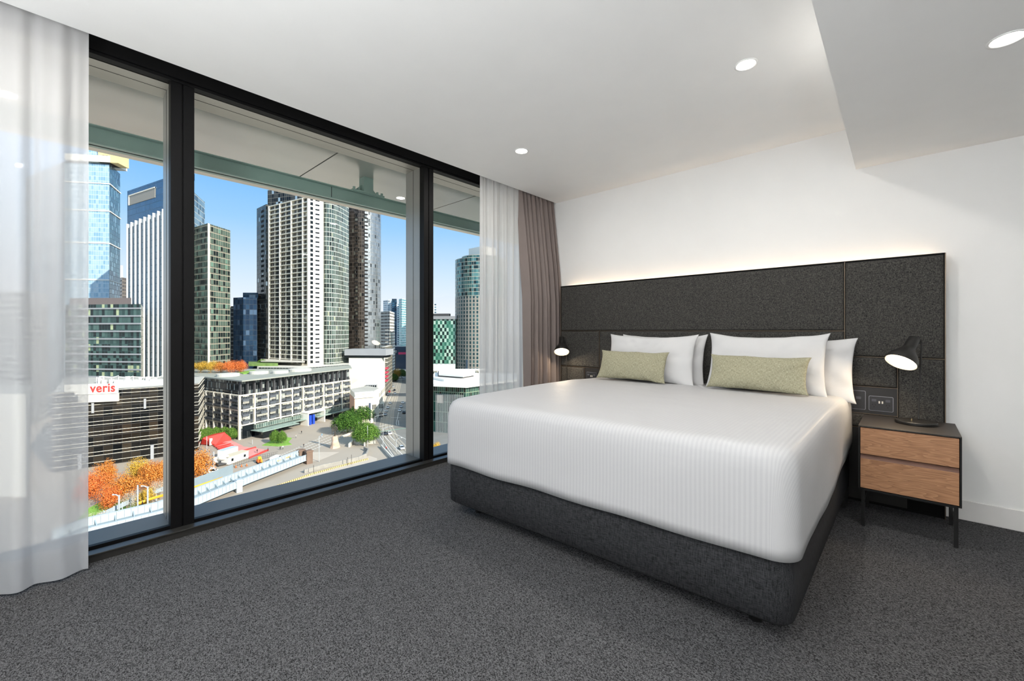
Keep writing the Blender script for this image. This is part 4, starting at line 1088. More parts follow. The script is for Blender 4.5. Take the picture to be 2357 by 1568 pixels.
b = MB(); fbox(b, q[0], q[1], 0, seglen(q[0], q[1]), 0, ZV(912, 235)-GZ, 0, 0.3, o_); b.build('brick_side', simple('pink_brick', '#c79c85', 0.8), r_)

# --- podium apartment building with pale grid
zr = EYE-22.6-GZ
pA, pB, pC = (438, 219), (553, 196), (806, 260)
r_, q, w_ = building('apartment_building', 'long dark apartment building with pale concrete grid facing the plaza', [pA, pB, pC, (804, 278), (700, 250), (590, 250), (440, 250)], zr+GZ-7.4, facade('podium_glass', '#2a2e30', '#505455', '#62656a', 1.25, 3.6, 0.14, 0.3, lit='#b4b8ae', plit=0.28, band='#50555a', bandh=1.2, metal=0.25, rough=0.15), C['dgrey'])
o_ = local(r_)
def inset(pt, k): return pt
up = facade('podium_upper', '#26292c', '#3e4143', '#44484b', 1.2, 3.1, 0.25, 0.3, lit='#b0b6b2', plit=0.3, metal=0.3, rough=0.15)
b = MB(); poly = [tuple(Vector(P2(u, d))-o_) for u, d in ((440, 221), (553, 199), (803, 262), (804, 278), (700, 250), (590, 250), (442, 250))]
b.prism(poly, zr-7.4, zr-0.6, 0, 0); b.build('upper_floors', [up], r_)
b = MB(); poly = [tuple(Vector(P2(u, d))-o_) for u, d in ((436, 216.5), (557, 193.5), (810, 259), (806, 282), (700, 254), (590, 254), (438, 254))]
b.prism(poly, zr-0.6, zr); b.build('roof_slab', simple('pale_roof_slab', '#9a9c92', 0.7, var=0.06, vscale=0.2), r_)
LA = seglen(q[0], q[1]); LB = seglen(q[1], q[2])
zlev = [zr-7.2, 13.4, 6.4]
for z_ in zlev:
    b = MB(); fbox(b, q[0], q[1], 0, LA+0.7, z_-0.3, z_+0.25, 0, 0.7, o_); fbox(b, q[1], q[2], -0.7, LB, z_-0.3, z_+0.25, 0, 0.7, o_); b.build('concrete_band', C['cream'], r_)
for k in range(7):
    s_ = LA - k*LA/6.3 - 0.4
    if s_ < 0: continue
    b = MB(); fbox(b, q[0], q[1], s_, s_+0.9, 0, zr-6.9, 0, 0.9, o_); b.build('concrete_column', C['cream'], r_)
NB = 10
for k in range(1, NB+1):
    s_ = k*LB/NB-0.5
    b = MB(); fbox(b, q[1], q[2], s_, s_+0.6, 3.5 if k < 8 else 0, zr-6.9, 0, 0.8, o_); b.build('concrete_column', C['cream'], r_)
b = MB()
for k in range(NB*2):   # upper dark posts
    s_ = k*LB/(NB*2); fbox(b, q[1], q[2], s_, s_+0.6, zr-7.0, zr-0.6, -1.0, 0.1, o_)
b.build('upper_posts', C['dgrey'], r_)
b = MB()
rr = random.Random(4)
for k in range(NB):
    for zz in (6.9, 10.2, 14.0, 17.2):
        s0 = k*LB/NB + 0.6; s1 = (k+1)*LB/NB - 0.8; s_ = s0
        if k % 2 == 0:
            fbox(b, q[1], q[2], s0, s0+(s1-s0)*0.55, zz, zz+1.1, 0.1, 1.1, o_)
        else:
            fbox(b, q[1], q[2], s0+(s1-s0)*0.4, s1, zz, zz+1.0, 0.1, 1.0, o_)
b.build('balcony_rails', simple('slate_balcony_panel', '#5b6066', 0.5), r_)
b = MB()
for k in range(NB):
    for zz in (6.9, 10.2, 14.0, 17.2):
        s0 = k*LB/NB + 0.6; s1 = (k+1)*LB/NB - 0.8
        for j in range(3): fbox(b, q[1], q[2], s0, s1 if k % 2 else s0+3, zz+2.3+j*0.35, zz+2.42+j*0.35, 0.9, 1.0, o_)
b.build('sun_louvres', C['cream'], r_)
b = MB()
for k in range(6):
    s1 = LA-k*LA/6.3-0.5; s0 = s1-LA/6.3+1.1
    if k == 4: continue
    for zz in (6.9, 10.2, 14.0, 17.2): fbox(b, q[0], q[1], s0, s1, zz, zz+1.0, 0.1, 1.0, o_)
    for zz in (8.9, 12.0, 16.0, 19.0):
        for j in range(2): fbox(b, q[0], q[1], s0+1, s1, zz+j*0.4, zz+j*0.4+0.13, 0.9, 1.0, o_)
b.build('side_balcony_rails', simple('slate_side_panel', '#5b6066', 0.5), r_)
# colonnade shade behind columns is real: set the shopfront back with canopies in front
b = MB(); fbox(b, q[1], q[2], 24, LB*0.47, 3.2, 3.5, 0.5, 5.0, o_); fbox(b, q[1], q[2], LB*0.56, LB-3, 3.2, 3.6, 0.5, 6.0, o_); b.build('glass_canopy', C['canopy'], r_)
b = MB(); fbox(b, q[1], q[2], 6, LB*0.46, 4.0, 5.8, 0.5, 2.5, o_); fbox(b, q[1], q[2], LB*0.56, LB*0.85, 3.8, 5.6, 0.5, 3.0, o_)
b.build('clerestory', facade('clerestory_glass', '#4a5a56', '#7f928a', '#b9bdb0', 1.2, 2.0, 0.12, 0.1, metal=0.3), r_)
b = MB(); fbox(b, q[1], q[2], 3, LB-1, 0.05, 3.2, 0.1, 0.4, o_)
b.build('shopfront', facade('shopfront_glass', '#1b1f22', '#33393b', '#5b5f60', 2.0, 3.2, 0.15, 0.3, lit='#c46a50', plit=0.06, metal=0.2), r_)
b = MB(); s0 = LB*0.47; fbox(b, q[1], q[2], s0, s0+0.6, 0, 6.6, 0.5, 6, o_); fbox(b, q[1], q[2], s0+11, s0+11.5, 0, 6.6, 0.5, 6, o_); fbox(b, q[1], q[2], s0, s0+11.5, 6.2, 6.8, 0.5, 6, o_)
po = b.build('entrance_portal', C['white'], r_)
b = MB(); fbox(b, q[1], q[2], s0+4, s0+11, 3.0, 6.2, 0.5, 1.0, o_); b.build('blue_sign_panel', simple('indigo_sign', '#4a4aa8', 0.5), po)
for k in range(2):
    b = MB(); fbox(b, q[1], q[2], s0+2.0+k*2.2, s0+3.2+k*2.2, 0, 5.0, 4.0, 5.0, o_); b.build('blue_pylon', C['blue'], po)
b = MB(); fbox(b, q[1], q[2], 5, 13, 0, 3.0, 3.0, 8.5, o_); b.build('cafe_pavilion', C['darkglass'], r_)
b = MB(); fbox(b, q[1], q[2], 4, 24, 3.25, 3.55, 1.5, 9.5, o_); b.build('cafe_roof', C['canopy'], r_)
b = MB(); fbox(b, q[1], q[2], 1.0, LB*0.2, 0.0, 6.2, -2.0, 0.4, o_); b.build('corner_glazing', C['darkglass'], r_)
# rooftop: pale round skylights, lawn
for (u, d, rx) in ((525, 213, 10), (596, 225, 9), (645, 228, 8), (690, 240, 12)):
    x, y = P2(u, d); b = MB(); b.tube([(x-o_.x, y-o_.y, zr), (x-o_.x, y-o_.y, zr+1.3)], rx*0.5, 24); b.build('roof_skylight', C['conc'], r_)
b = MB(); b.prism([tuple(Vector(P2(u, d))-o_) for u, d in ((560, 222), (600, 232), (585, 242), (545, 232))], zr, zr+0.3); b.build('roof_lawn', C['grass'], r_)

# podium under the white tower, roof garden
quad = [(595, 262), (700, 258), (803, 283), (803, 345), (595, 350)]
r_, q, w_ = building('tower_podium', 'flat-roofed podium with roof garden at the foot of the white gridded tower', quad, ZV(846, 262), facade('podium2', '#20262a', '#3e4a48', '#a8a89a', 2.0, 4.0, 0.15, 0.6, metal=0.3), C['conc'])
b = MB(); b.prism([tuple(Vector(P2(u, d))-local(r_)) for u, d in ((600, 280), (700, 272), (705, 290), (600, 300))], ZV(846, 262)-GZ+2.2, ZV(846, 262)-GZ+2.8); b.build('pergola', C['conc'], r_)
b = MB(); b.prism([tuple(Vector(P2(u, d))-local(r_)) for u, d in ((572, 272), (640, 272), (640, 288), (572, 290))], ZV(846, 262)-GZ, ZV(846, 262)-GZ+1.6); b.build('hedge', simple('hedge_green', '#6f8a4a', 0.9, var=0.2, vscale=0.5), r_)

# --- glass office with the red-lettered sign (left), horizontal louvre bands
vA, vB = (120, 150), (377, 169); vC = (457, 178)
zt_ = ZV(889, 169)
vg = facade('sign_office_glass', '#1c1e20', '#3d372f', '#1d1c1b', 2.6, 3.6, 0.12, 0.25, dark='#15181a', pdark=0.25, lit='#4c443a', plit=0.12, metal=0.55, rough=0.06)
r_, q, w_ = building('office_building', 'dark glass office building wrapped in thin white horizontal bands, behind the orange trees', [vA, vB, vC, (470, 205), (150, 200)], zt_, vg, C['roofgrey'])
o_ = local(r_)
nb = 15
for k in range(nb):
    z_ = (zt_-GZ) - 0.3 - (k//2)*3.75 - (1.3 if k % 2 else 0.0)
    if z_ < 1: continue
    b = MB(); 
    for A, B in ((q[0], q[1]), (q[1], q[2])): fbox(b, A, B, 0, seglen(A, B), z_, z_+0.12, 0, 0.16, o_)
    fbox(b, q[2], q[3], 0, seglen(q[2], q[3]), z_, z_+0.12, 0, 0.16, o_)
    b.build('louvre_band', C['cream'], r_)
for s_ in (seglen(q[0], q[1])-20.5, seglen(q[0], q[1])-6):
    b = MB(); fbox(b, q[0], q[1], s_, s_+0.7, zt_-GZ-8.2, zt_-GZ-4.4, 0.2, 0.8, o_); b.build('column', C['grey'], r_)
for s_ in (seglen(q[0], q[1])-46, seglen(q[0], q[1])-24, seglen(q[0], q[1])-4):
    b = MB(); fbox(b, q[0], q[1], s_, s_+1.0, 0, 5.5, 0.3, 1.2, o_); b.build('column', C['grey'], r_)
b = MB(); b.prism([tuple(Vector(P2(u, d))-o_) for u, d in ((262, 164), (377, 174), (377, 182), (262, 180))], zt_-GZ, zt_-GZ+1.3); b.build('plant_platform', C['white'], r_)
rr = random.Random(9)
b = MB()
for k in range(16):
    u = rr.uniform(215, 370); d = 176+rr.uniform(0, 10); x, y = P2(u, d); h = rr.uniform(1.2, 2.8)
    b.box(x-o_.x-1.0, x-o_.x+1.0, y-o_.y-0.8, y-o_.y+0.8, zt_-GZ, zt_-GZ+h)
b.build('rooftop_ducts', C['conc'], r_)
b = MB()
for k in range(9):
    x0, y0 = P2(222+k*17, 178); x1, y1 = P2(222+(k+1)*17, 178+(k % 3)*2)
    b.tube([(x0-o_.x, y0-o_.y, zt_-GZ+2.2+(k % 2)*0.6), (x1-o_.x, y1-o_.y, zt_-GZ+2.2+((k+1) % 2)*0.6)], 0.12, 6); b.tube([(x0-o_.x, y0-o_.y, zt_-GZ), (x0-o_.x, y0-o_.y, zt_-GZ+2.6)], 0.1, 6)
b.build('rooftop_pipes', C['white'], r_)
# the sign stands proud of the roof edge, slightly turned
S0, S1 = Vector(P2(150, 153)), Vector(P2(273, 158)); dsg = (S1-S0).normalized()
z1s, z0s = ZV(882, 158), ZV(905, 158)
sg = empty('rooftop_sign', (S0.x, S0.y, z0s)); tag(sg, 'white rooftop sign with red lettering beside the left sheer curtain', 'sign')
b = MB(); fbox(b, S0, S1, 0, (S1-S0).length, 0, z1s-z0s, 0, 0.5, S0); b.build('sign_board', C['white'], sg)
b = MB(); fbox(b, S0, S1, 0, (S1-S0).length, -3.0, 0, -0.5, 0.2, S0); b.build('sign_base', C['conc'], sg)
cu = bpy.data.curves.new('lettering', 'FONT'); cu.body = 'veris'; cu.size = 4.5; cu.extrude = 0.06; cu.align_x = 'RIGHT'; cu.offset = 0.09; cu.space_character = 1.06
tmp = bpy.data.objects.new('lettering_curve', cu); COL.objects.link(tmp); dg = bpy.context.evaluated_depsgraph_get()
lme = bpy.data.meshes.new_from_object(tmp.evaluated_get(dg)); bpy.data.objects.remove(tmp); lme.materials.clear(); lme.materials.append(simple('sign_red', '#e23a34', 0.5))
lt = bpy.data.objects.new('lettering', lme); COL.objects.link(lt); lt.parent = sg; lt.scale = (0.80, 1, 1)
nrm = Vector((dsg.y, -dsg.x)); nrm = -nrm if nrm.dot((S0+S1)/2) > 0 else nrm
pos = Vector((S1-S0).to_tuple()) - dsg*0.7 + nrm*0.62
lt.location = (pos.x, pos.y, 0.75)
X3 = Vector((dsg.x, dsg.y, 0)); Z3 = Vector((nrm.x, nrm.y, 0)); Y3 = Z3.cross(X3)
lt.rotation_euler = Matrix((X3, Y3, Z3)).transposed().to_euler()

# --- banded office slab behind it
bo = facade('banded_office_glass', '#2f4a48', '#54726c', '#36504e', 1.7, 3.6, 0.14, 0.2, dark='#17282a', pdark=0.3, lit='#b8c49a', plit=0.08, metal=0.35, rough=0.1)
quad = [(150, 222), (324, 216), (330, 250), (150, 255)]
zt_ = ZV(700, 216)
r_, q, w_ = building('office_building', 'teal glass office building with grey floor bands behind the rooftop sign', quad, zt_, bo)
o_ = local(r_); L = seglen(q[0], q[1])
for k in range(10):
    b = MB(); z_ = zt_-GZ-2.5-k*3.9; fbox(b, q[0], q[1], 0, L+0.3, z_, z_+0.7, 0, 0.6, o_); b.build('floor_band', C['grey'], r_)
b = MB(); b.prism([tuple(Vector(P2(u, d))-o_) for u, d in ((160, 224), (302, 221), (302, 240), (160, 242))], zt_-GZ, ZV(686, 222)-GZ); b.build('plant_level', simple('mauve_brown_cladding', '#6e6462', 0.6), r_)
# building seen only through the sheer curtain
building('apartment_tower', 'pale apartment tower seen through the left sheer curtain', [(-120, 240), (60, 215), (110, 240), (0, 270)], ZV(672, 222), facade('sheer_behind', '#50565a', '#7a8084', '#b9b9b4', 3.0, 3.3, 0.8, 1.2, metal=0.2))
building('office_building', 'dark low building seen through the left sheer curtain', [(-200, 130), (60, 128), (70, 150), (-200, 160)], ZV(905, 130), C['white'])

# --- green chequered building
ck, nt, pz, out = mat('green_chequer')
uv = N(nt, 'ShaderNodeUVMap'); mp = N(nt, 'ShaderNodeMapping'); nt.links.new(uv.outputs[0], mp.inputs[0])
sp = N(nt, 'ShaderNodeSeparateXYZ'); nt.links.new(mp.outputs[0], sp.inputs[0])
cu_ = math_n(nt, 'FLOOR', math_n(nt, 'DIVIDE', math_n(nt, 'ADD', sp.outputs[0], 1000.0), 2.1)); cv_ = math_n(nt, 'FLOOR', math_n(nt, 'DIVIDE', sp.outputs[1], 3.3))
cb = N(nt, 'ShaderNodeCombineXYZ'); nt.links.new(cu_, cb.inputs[0]); nt.links.new(cv_, cb.inputs[1])
w2 = N(nt, 'ShaderNodeTexWhiteNoise'); w2.noise_dimensions = '2D'; nt.links.new(cb.outputs[0], w2.inputs['Vector'])
alt = math_n(nt, 'MODULO', math_n(nt, 'ADD', cu_, cv_), 2.0)
vv = math_n(nt, 'ADD', math_n(nt, 'MULTIPLY', alt, 0.55), math_n(nt, 'MULTIPLY', w2.outputs['Value'], 0.45))
rp = N(nt, 'ShaderNodeValToRGB'); nt.links.new(vv, rp.inputs[0]); rp.color_ramp.interpolation = 'CONSTANT'
rp.color_ramp.elements[0].position = 0; rp.color_ramp.elements[0].color = lin('#14302f'); rp.color_ramp.elements[1].position = 0.22; rp.color_ramp.elements[1].color = lin('#33705f')
for ps, c_ in ((0.45, '#568f7c'), (0.62, '#84b5a2'), (0.82, '#b8d8c8')):
    e = rp.color_ramp.elements.new(ps); e.color = lin(c_)
nt.links.new(rp.outputs[0], pz.inputs['Base Color']); pz.inputs['Roughness'].default_value = 0.2; pz.inputs['Metallic'].default_value = 0.1
quad = [(940, 400), (1049, 392), (1056, 430), (940, 440)]
r_, q, w_ = building('hotel_building', 'green chequered glass building right of the right mullion', quad, ZV(732, 395), ck, C['white'])
b = MB(); fbox(b, q[0], q[1], -1, seglen(q[0], q[1])+1, ZV(735, 395)-GZ, ZV(728, 395)-GZ, -8, 1.0, local(r_)); b.build('roof_edge', C['grey'], r_)
b = MB(); fbox(b, q[0], q[1], seglen(q[0], q[1])*0.45, seglen(q[0], q[1])*0.85, ZV(728, 395)-GZ, ZV(722, 395)-GZ, -6, -1.0, local(r_)); b.build('plant_room', C['dgrey'], r_)
# --- curved hotel tower
t1 = facade('round_tower_upper', '#2a6068', '#6d9c98', '#b0aa9c', 2.5, 3.4, 0.2, 0.5, dark='#1d3a40', pdark=0.25, metal=0.5)
t2 = facade('round_tower_lower', '#1f4048', '#3d6468', '#a09a90', 3.2, 3.4, 1.5, 0.9, metal=0.3, rough=0.2)
cen = Vector(P2(1108, 405)); RT = 24.8; pl = [(RT*math.cos(2*math.pi*k/40), RT*math.sin(2*math.pi*k/40)) for k in range(40)]
r_ = empty('round_hotel_tower', (cen.x, cen.y, GZ)); tag(r_, 'round hotel tower with teal glass top, beside the right sheer curtain', 'building')
zm = ZV(682, 382)-GZ; zt2 = ZV(592, 382)-GZ
b = MB(); b.prism(pl, 10, zm, 0, 0); b.build('lower_walls', [t2], r_)
b = MB(); b.prism(pl, zm, zt2, 0, 1); b.build('upper_walls', [t1, C['roofgrey']], r_)
b = MB(); b.prism([(x*0.75, y*0.75) for x, y in pl], zt2, zt2+3.2); b.build('crown_ring', t1, r_)
b = MB(); b.box(-9, 11, -8, 8, zt2+1, zt2+12); cr = b.build('crown_box', C['white'], r_)
b = MB()
for k in range(8):
    a_ = 2*math.pi*(k)/8+3.4; c_ = Vector((math.cos(a_), math.sin(a_)))*(RT+0.1)
    b.tube([(c_.x, c_.y, 10), (c_.x, c_.y, 24)], 1.0, 6)
b.build('dark_base_columns', simple('navy_column', '#2c4052', 0.4), r_)
b = MB(); b.prism([(x*1.03, y*1.03) for x, y in pl], 2, 11); b.build('dark_base', simple('navy_base', '#2b3d4c', 0.4), r_)
# --- white-roofed complex bottom right
glz = facade('casino_glass', '#1d3a38', '#3f6a60', '#8a9a80', 1.1, 5.0, 0.18, 0.3, dark='#122020', pdark=0.2, metal=0.4, rough=0.08)
quad = [(962, 214), (1072, 205), (1180, 230), (1180, 262), (962, 262)]
zr2 = ZV(887, 207)
r_, q, w_ = building('entertainment_complex', 'low glass complex with stepped white roofs right of the right mullion', quad, zr2-0.5, glz, C['white'])
o_ = local(r_)
def slabp(nm, uds, z0, z1, m_):
    b_ = MB(); b_.prism([tuple(Vector(P2(u, d))-o_) for u, d in uds], z0-GZ, z1-GZ); return b_.build(nm, m_, r_)
slabp('roof_slab', [(957, 211), (1000, 207), (1072, 202), (1190, 228), (1190, 262), (957, 262)], zr2-0.6, zr2+0.5, C['white'])
slabp('roof_slab', [(996, 228), (1022, 218), (1066, 212), (1095, 222), (1100, 250), (1000, 252)], zr2+0.5, zr2+1.8, C['white'])
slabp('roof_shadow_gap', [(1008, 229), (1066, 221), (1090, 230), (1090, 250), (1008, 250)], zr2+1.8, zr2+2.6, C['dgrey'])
slabp('roof_slab', [(1010, 228), (1066, 219), (1094, 230), (1094, 252), (1010, 252)], zr2+2.6, zr2+3.4, C['white'])
slabp('rear_hall', [(990, 258), (1110, 262), (1110, 272), (990, 272)], GZ, ZV(853, 262), facade('rear_hall', '#3a5350', '#a89a84', '#d8d2c4', 4.0, 5.0, 0.4, 0.6, metal=0.1, rough=0.4))
for k in range(8):
    slabp('steel_post', [(990+k*16, 256), (991.5+k*16, 256), (991.5+k*16, 257), (990+k*16, 257)], zr2, ZV(852, 257), C['white'])
slabp('steel_beam', [(985, 255), (1120, 259), (1120, 261), (985, 257)], ZV(853, 257), ZV(850, 257), C['white'])
slabp('low_roof', [(985, 300), (1048, 300), (1048, 312), (985, 312)], ZV(852, 300), ZV(841, 300), C['white'])
b = MB(); fbox(b, q[0], q[1], seglen(q[0], q[1])*0.42, seglen(q[0], q[1])*0.54, zr2-GZ-9, zr2-GZ-5, 0, 0.6, o_); b.build('beige_panel', C['light_paving'], r_)
b = MB()
for k in range(26):
    s_ = seglen(q[0], q[1])*(0.4+0.58*k/26); fbox(b, q[0], q[1], s_, s_+0.12, 0, zr2-GZ-4.4, 0.5, 0.7, o_)
b.build('facade_blades', C['pole'], r_)

# ---------------------------------------------------------------- red canopy roof & steps
r_ = empty('red_pavilion', (*G(520, 1040), GZ)); tag(r_, 'bright red folded pavilion roof on the plaza', 'pavilion'); o_ = Vector(G(520, 1040))
def L3(u, v, z): 
    x, y = G(u, v, GZ+z); return (x-o_.x, y-o_.y, z)
b = MB()
base_l, base_m, base_r = L3(462, 1023, 0.3), L3(500, 1034, 0.5), L3(555, 1027, 0.3)
rt0, rt1 = L3(466, 1009, 3.5), L3(517, 996, 5.0)
b.face([base_l, L3(497, 1025, 0.4), L3(519, 1016, 1.0), rt1, rt0]); b.face([rt1, L3(519, 1016, 1.0), L3(533, 1014, 0.8), L3(531, 1007, 2.0)]); b.face([rt1, rt0, L3(480, 1000, 2.0), L3(520, 992, 2.5)])
b.build('folded_roof', C['red'], r_)
b = MB()
b.face([L3(497, 1025, 0.4), L3(553, 1027, 0.25), L3(612, 1035, 0.1), L3(570, 1055, 0.1), L3(505, 1044, 0.2)]); b.face([L3(519, 1016, 0.9), L3(533, 1014, 0.8), L3(560, 1027, 0.3), L3(497, 1027, 0.4)])
b.build('pale_red_apron', C['redpale'], r_)
for k in range(5):
    b = MB(); u0, v0 = 491+k*5, 1027+k*3.6; u1, v1 = u0+34, v0-9
    P_ = [L3(u0, v0, 0.35), L3(u1, v1, 0.5), L3(u1+3, v1+1.6, 0.5), L3(u0+4, v0+1.6, 0.35)]
    b.prism([p[:2] for p in P_], 0.3, 0.75); b.build('red_bench_step', C['red'], r_)
for (a_, c_) in (((553, 1039), (588, 1029)), ((572, 1054), (617, 1035))):
    b = MB(); P_ = [L3(*a_, 0.2), L3(*c_, 0.2), L3(c_[0]+2, c_[1]+1.5, 0.2), L3(a_[0]+2, a_[1]+1.5, 0.2)]; b.prism([p[:2] for p in P_], 0.1, 0.4); b.build('red_kerb', C['red'], r_)
b = MB(); b.prism([L3(482, 1024, 0.8)[:2], L3(489, 1022, 0.8)[:2], L3(488, 1017, 0.8)[:2], L3(482, 1018, 0.8)[:2]], 0.4, 3.2); b.build('pale_hatch', C['cream'], r_)

# ---------------------------------------------------------------- steel viaduct
zb = -45.0
def at_v(u, v, z=zb): return Vector((*G(u, v, z), z))
near = [at_v(u, v) for u, v in ((150, 1236), (208, 1212), (290, 1193), (377, 1172), (446, 1146), (575, 1094), (645, 1068), (704, 1046))]
far = []
for k, p in enumerate(near):
    d = (near[min(k+1, len(near)-1)]-near[max(k-1, 0)]).normalized(); n_ = Vector((-d.y, d.x, 0))
    if n_.dot(Vector((VIEW.x, VIEW.y, 0))) < 0: n_ = -n_
    far.append(p + n_*3.4)
vd = empty('rail_viaduct', (near[0].x, near[0].y, GZ)); tag(vd, 'pale blue-grey riveted steel viaduct crossing the foreground below the window', 'bridge'); o3 = Vector((near[0].x, near[0].y, GZ))
def girder(line, top, bot, w, name):
    b_ = MB()
    for a_, c_ in zip(line[:-1], line[1:]):
        d = (c_-a_).normalized(); n_ = Vector((-d.y, d.x, 0))*w/2
        p = [a_-n_-o3, c_-n_-o3, c_+n_-o3, a_+n_-o3]; b_.prism([x.xy for x in p], a_.z+bot-GZ, a_.z+top-GZ)
        fl = Vector((-d.y, d.x, 0))*(w/2+0.2)
        for zz in (top-0.08, bot-0.05):
            p = [a_-fl-o3, c_-fl-o3, c_+fl-o3, a_+fl-o3]; b_.prism([x.xy for x in p], a_.z+zz-GZ, a_.z+zz+0.12-GZ)
        L = (c_-a_).length; n = int(L/1.25)
        for k in range(n):
            m_ = a_+(c_-a_)*(k/n); q_ = [m_-d*0.05-fl-o3, m_+d*0.05-fl-o3, m_+d*0.05+fl-o3, m_-d*0.05+fl-o3]
            b_.prism([x.xy for x in q_], m_.z+bot-GZ, m_.z+top-GZ)
    return b_.build(name, C['steel'], vd)
girder(near, -0.25, -2.3, 0.15, 'near_girder'); girder(far, 1.2, -1.6, 0.15, 'far_girder')
b = MB()
for k in range(len(near)-1):
    b.face([near[k]-o3-Vector((0,0,0.8)), near[k+1]-o3-Vector((0,0,0.8)), far[k+1]-o3-Vector((0,0,0.8)), far[k]-o3-Vector((0,0,0.8))])
b.build('deck', C['steel2'], vd)
tot = 0; cnt = 0
for k in range(len(near)-1):
    L = (near[k+1]-near[k]).length; n = max(1, int(L/2.6))
    for j in range(n):
        t_ = (j+0.5)/n; a_ = near[k]*(1-t_)+near[k+1]*t_; c_ = far[k]*(1-t_)+far[k+1]*t_; d = (near[k+1]-near[k]).normalized()*0.12
        b = MB(); zz = Vector((0, 0, 1.5)); lo_ = Vector((0, 0, -0.8))
        tip = a_*0.45+c_*0.55
        for s_ in (-1, 1):
            pts = [tip+lo_+d*s_-o3, c_+lo_+d*s_-o3, c_+Vector((0,0,0.35))+d*s_-o3]
            b.face(pts if s_ > 0 else pts[::-1])
        b.face([tip+lo_-d-o3, tip+lo_+d-o3, c_+Vector((0,0,0.35))+d-o3, c_+Vector((0,0,0.35))-d-o3])
        b.build('rib', C['steel2'], vd); cnt += 1
# pier blocks
def pier(p, w, z0, z1, m_, name='pier'):
    b_ = MB(); x, y = p.x-o3.x, p.y-o3.y; b_.box(x-w/2, x+w/2, y-w/2, y+w/2, z0, z1); b_.box(x-w/2-0.25, x+w/2+0.25, y-w/2-0.25, y+w/2+0.25, z1-0.5, z1-0.2); b_.build(name, m_, vd)
pier(near[5]+(near[4]-near[5])*0.22, 1.6, 0, 3.9, C['steel']); pier(near[5]+(near[4]-near[5])*0.22+(far[5]-near[5]), 1.4, 0, 3.0, C['steel'])
e_ = near[-1]+(near[-1]-near[-2]).normalized()*1.4
pier(e_, 2.2, 0, 5.0, C['brown'], 'brick_abutment'); pier(e_+(far[-1]-near[-1])*1.0, 2.2, 0, 5.0, C['brown'], 'brick_abutment')
# pipes
def pipe(pts, label):
    b_ = MB(); q = [Vector((*G(u, v, -45.2), -45.2)) for u, v in pts]; 
    for k in range(2): b_.tube([p+Vector((0, k*0.45, 0.25*k)) for p in q], 0.26, 8)
    tag(b_.build('yellow_pipe', C['yellow'], smooth=True), label, 'pipe')
pipe([(440, 1125), (470, 1115), (508, 1102)], 'yellow pipes lying along the near end of the viaduct')
pipe([(634, 1064), (650, 1058), (665, 1053)], 'short yellow pipes near the far end of the viaduct')
pipe([(313, 1162), (345, 1150), (380, 1140)], 'yellow pipes on the viaduct seen in the left window pane')
# parallel fence
b = MB(); q = [Vector((*G(u, v, -46.0), -46.0)) for u, v in ((430, 1120), (446, 1112), (500, 1092), (536, 1078))]
for a_, c_ in zip(q[:-1], q[1:]):
    d = (c_-a_).normalized(); n_ = Vector((-d.y, d.x, 0))*0.06; b.prism([(a_-n_).xy, (c_-n_).xy, (c_+n_).xy, (a_+n_).xy], -48.8, -44.6)
tag(b.build('hoarding', C['steel2']), 'blue-grey hoarding panels running behind the viaduct by the mullion', 'fence')
b = MB(); q = [Vector((*G(u, v, -46.5), -46.5)) for u, v in ((215, 1200), (262, 1178), (300, 1160), (378, 1130))]
for a_, c_ in zip(q[:-1], q[1:]):
    L = (c_-a_).length; n = max(2, int(L/2)); d = (c_-a_).normalized()
    for k in range(n): m_ = a_+(c_-a_)*k/n; b.box(m_.x-0.09, m_.x+0.09, m_.y-0.09, m_.y+0.09, -48.8, -45.0)
    n_ = Vector((-d.y, d.x, 0))*0.05; b.prism([(a_-n_).xy, (c_-n_).xy, (c_+n_).xy, (a_+n_).xy], -46.4, -45.2)
tag(b.build('footbridge_railing', C['steel']), 'pale post railing of the footbridge in the left window pane', 'railing')

# ---------------------------------------------------------------- trees
def leafmat(name, a_, c_, e_):
    m, nt, p, out = mat(name); oi = N(nt, 'ShaderNodeUVMap'); sp = N(nt, 'ShaderNodeSeparateXYZ'); nt.links.new(oi.outputs[0], sp.inputs[0])
    rp = N(nt, 'ShaderNodeValToRGB'); nt.links.new(sp.outputs[0], rp.inputs[0])
    rp.color_ramp.elements[0].color = lin(a_); rp.color_ramp.elements[1].color = lin(c_); el = rp.color_ramp.elements.new(0.5); el.color = lin(e_)
    nt.links.new(rp.outputs[0], p.inputs['Base Color']); p.inputs['Roughness'].default_value = 0.8; p.inputs['Specular IOR Level'].default_value = 0.15
    return m
LM = {'green': leafmat('green_leaves', '#37561f', '#82a04a', '#53792f'), 'dark': leafmat('deep_green_leaves', '#2b4a1d', '#648538', '#406527'),
      'orange': leafmat('autumn_leaves', '#a8621e', '#e8a45c', '#cf7f34'), 'gold': leafmat('golden_leaves', '#a88a28', '#e0bc5a', '#c69a3a'),
      'rust': leafmat('rusty_leaves', '#b85a20', '#f09458', '#d87238'), 'bare': leafmat('pale_twigs', '#a89a84', '#ded2c0', '#c2b49e')}
TREE = {}
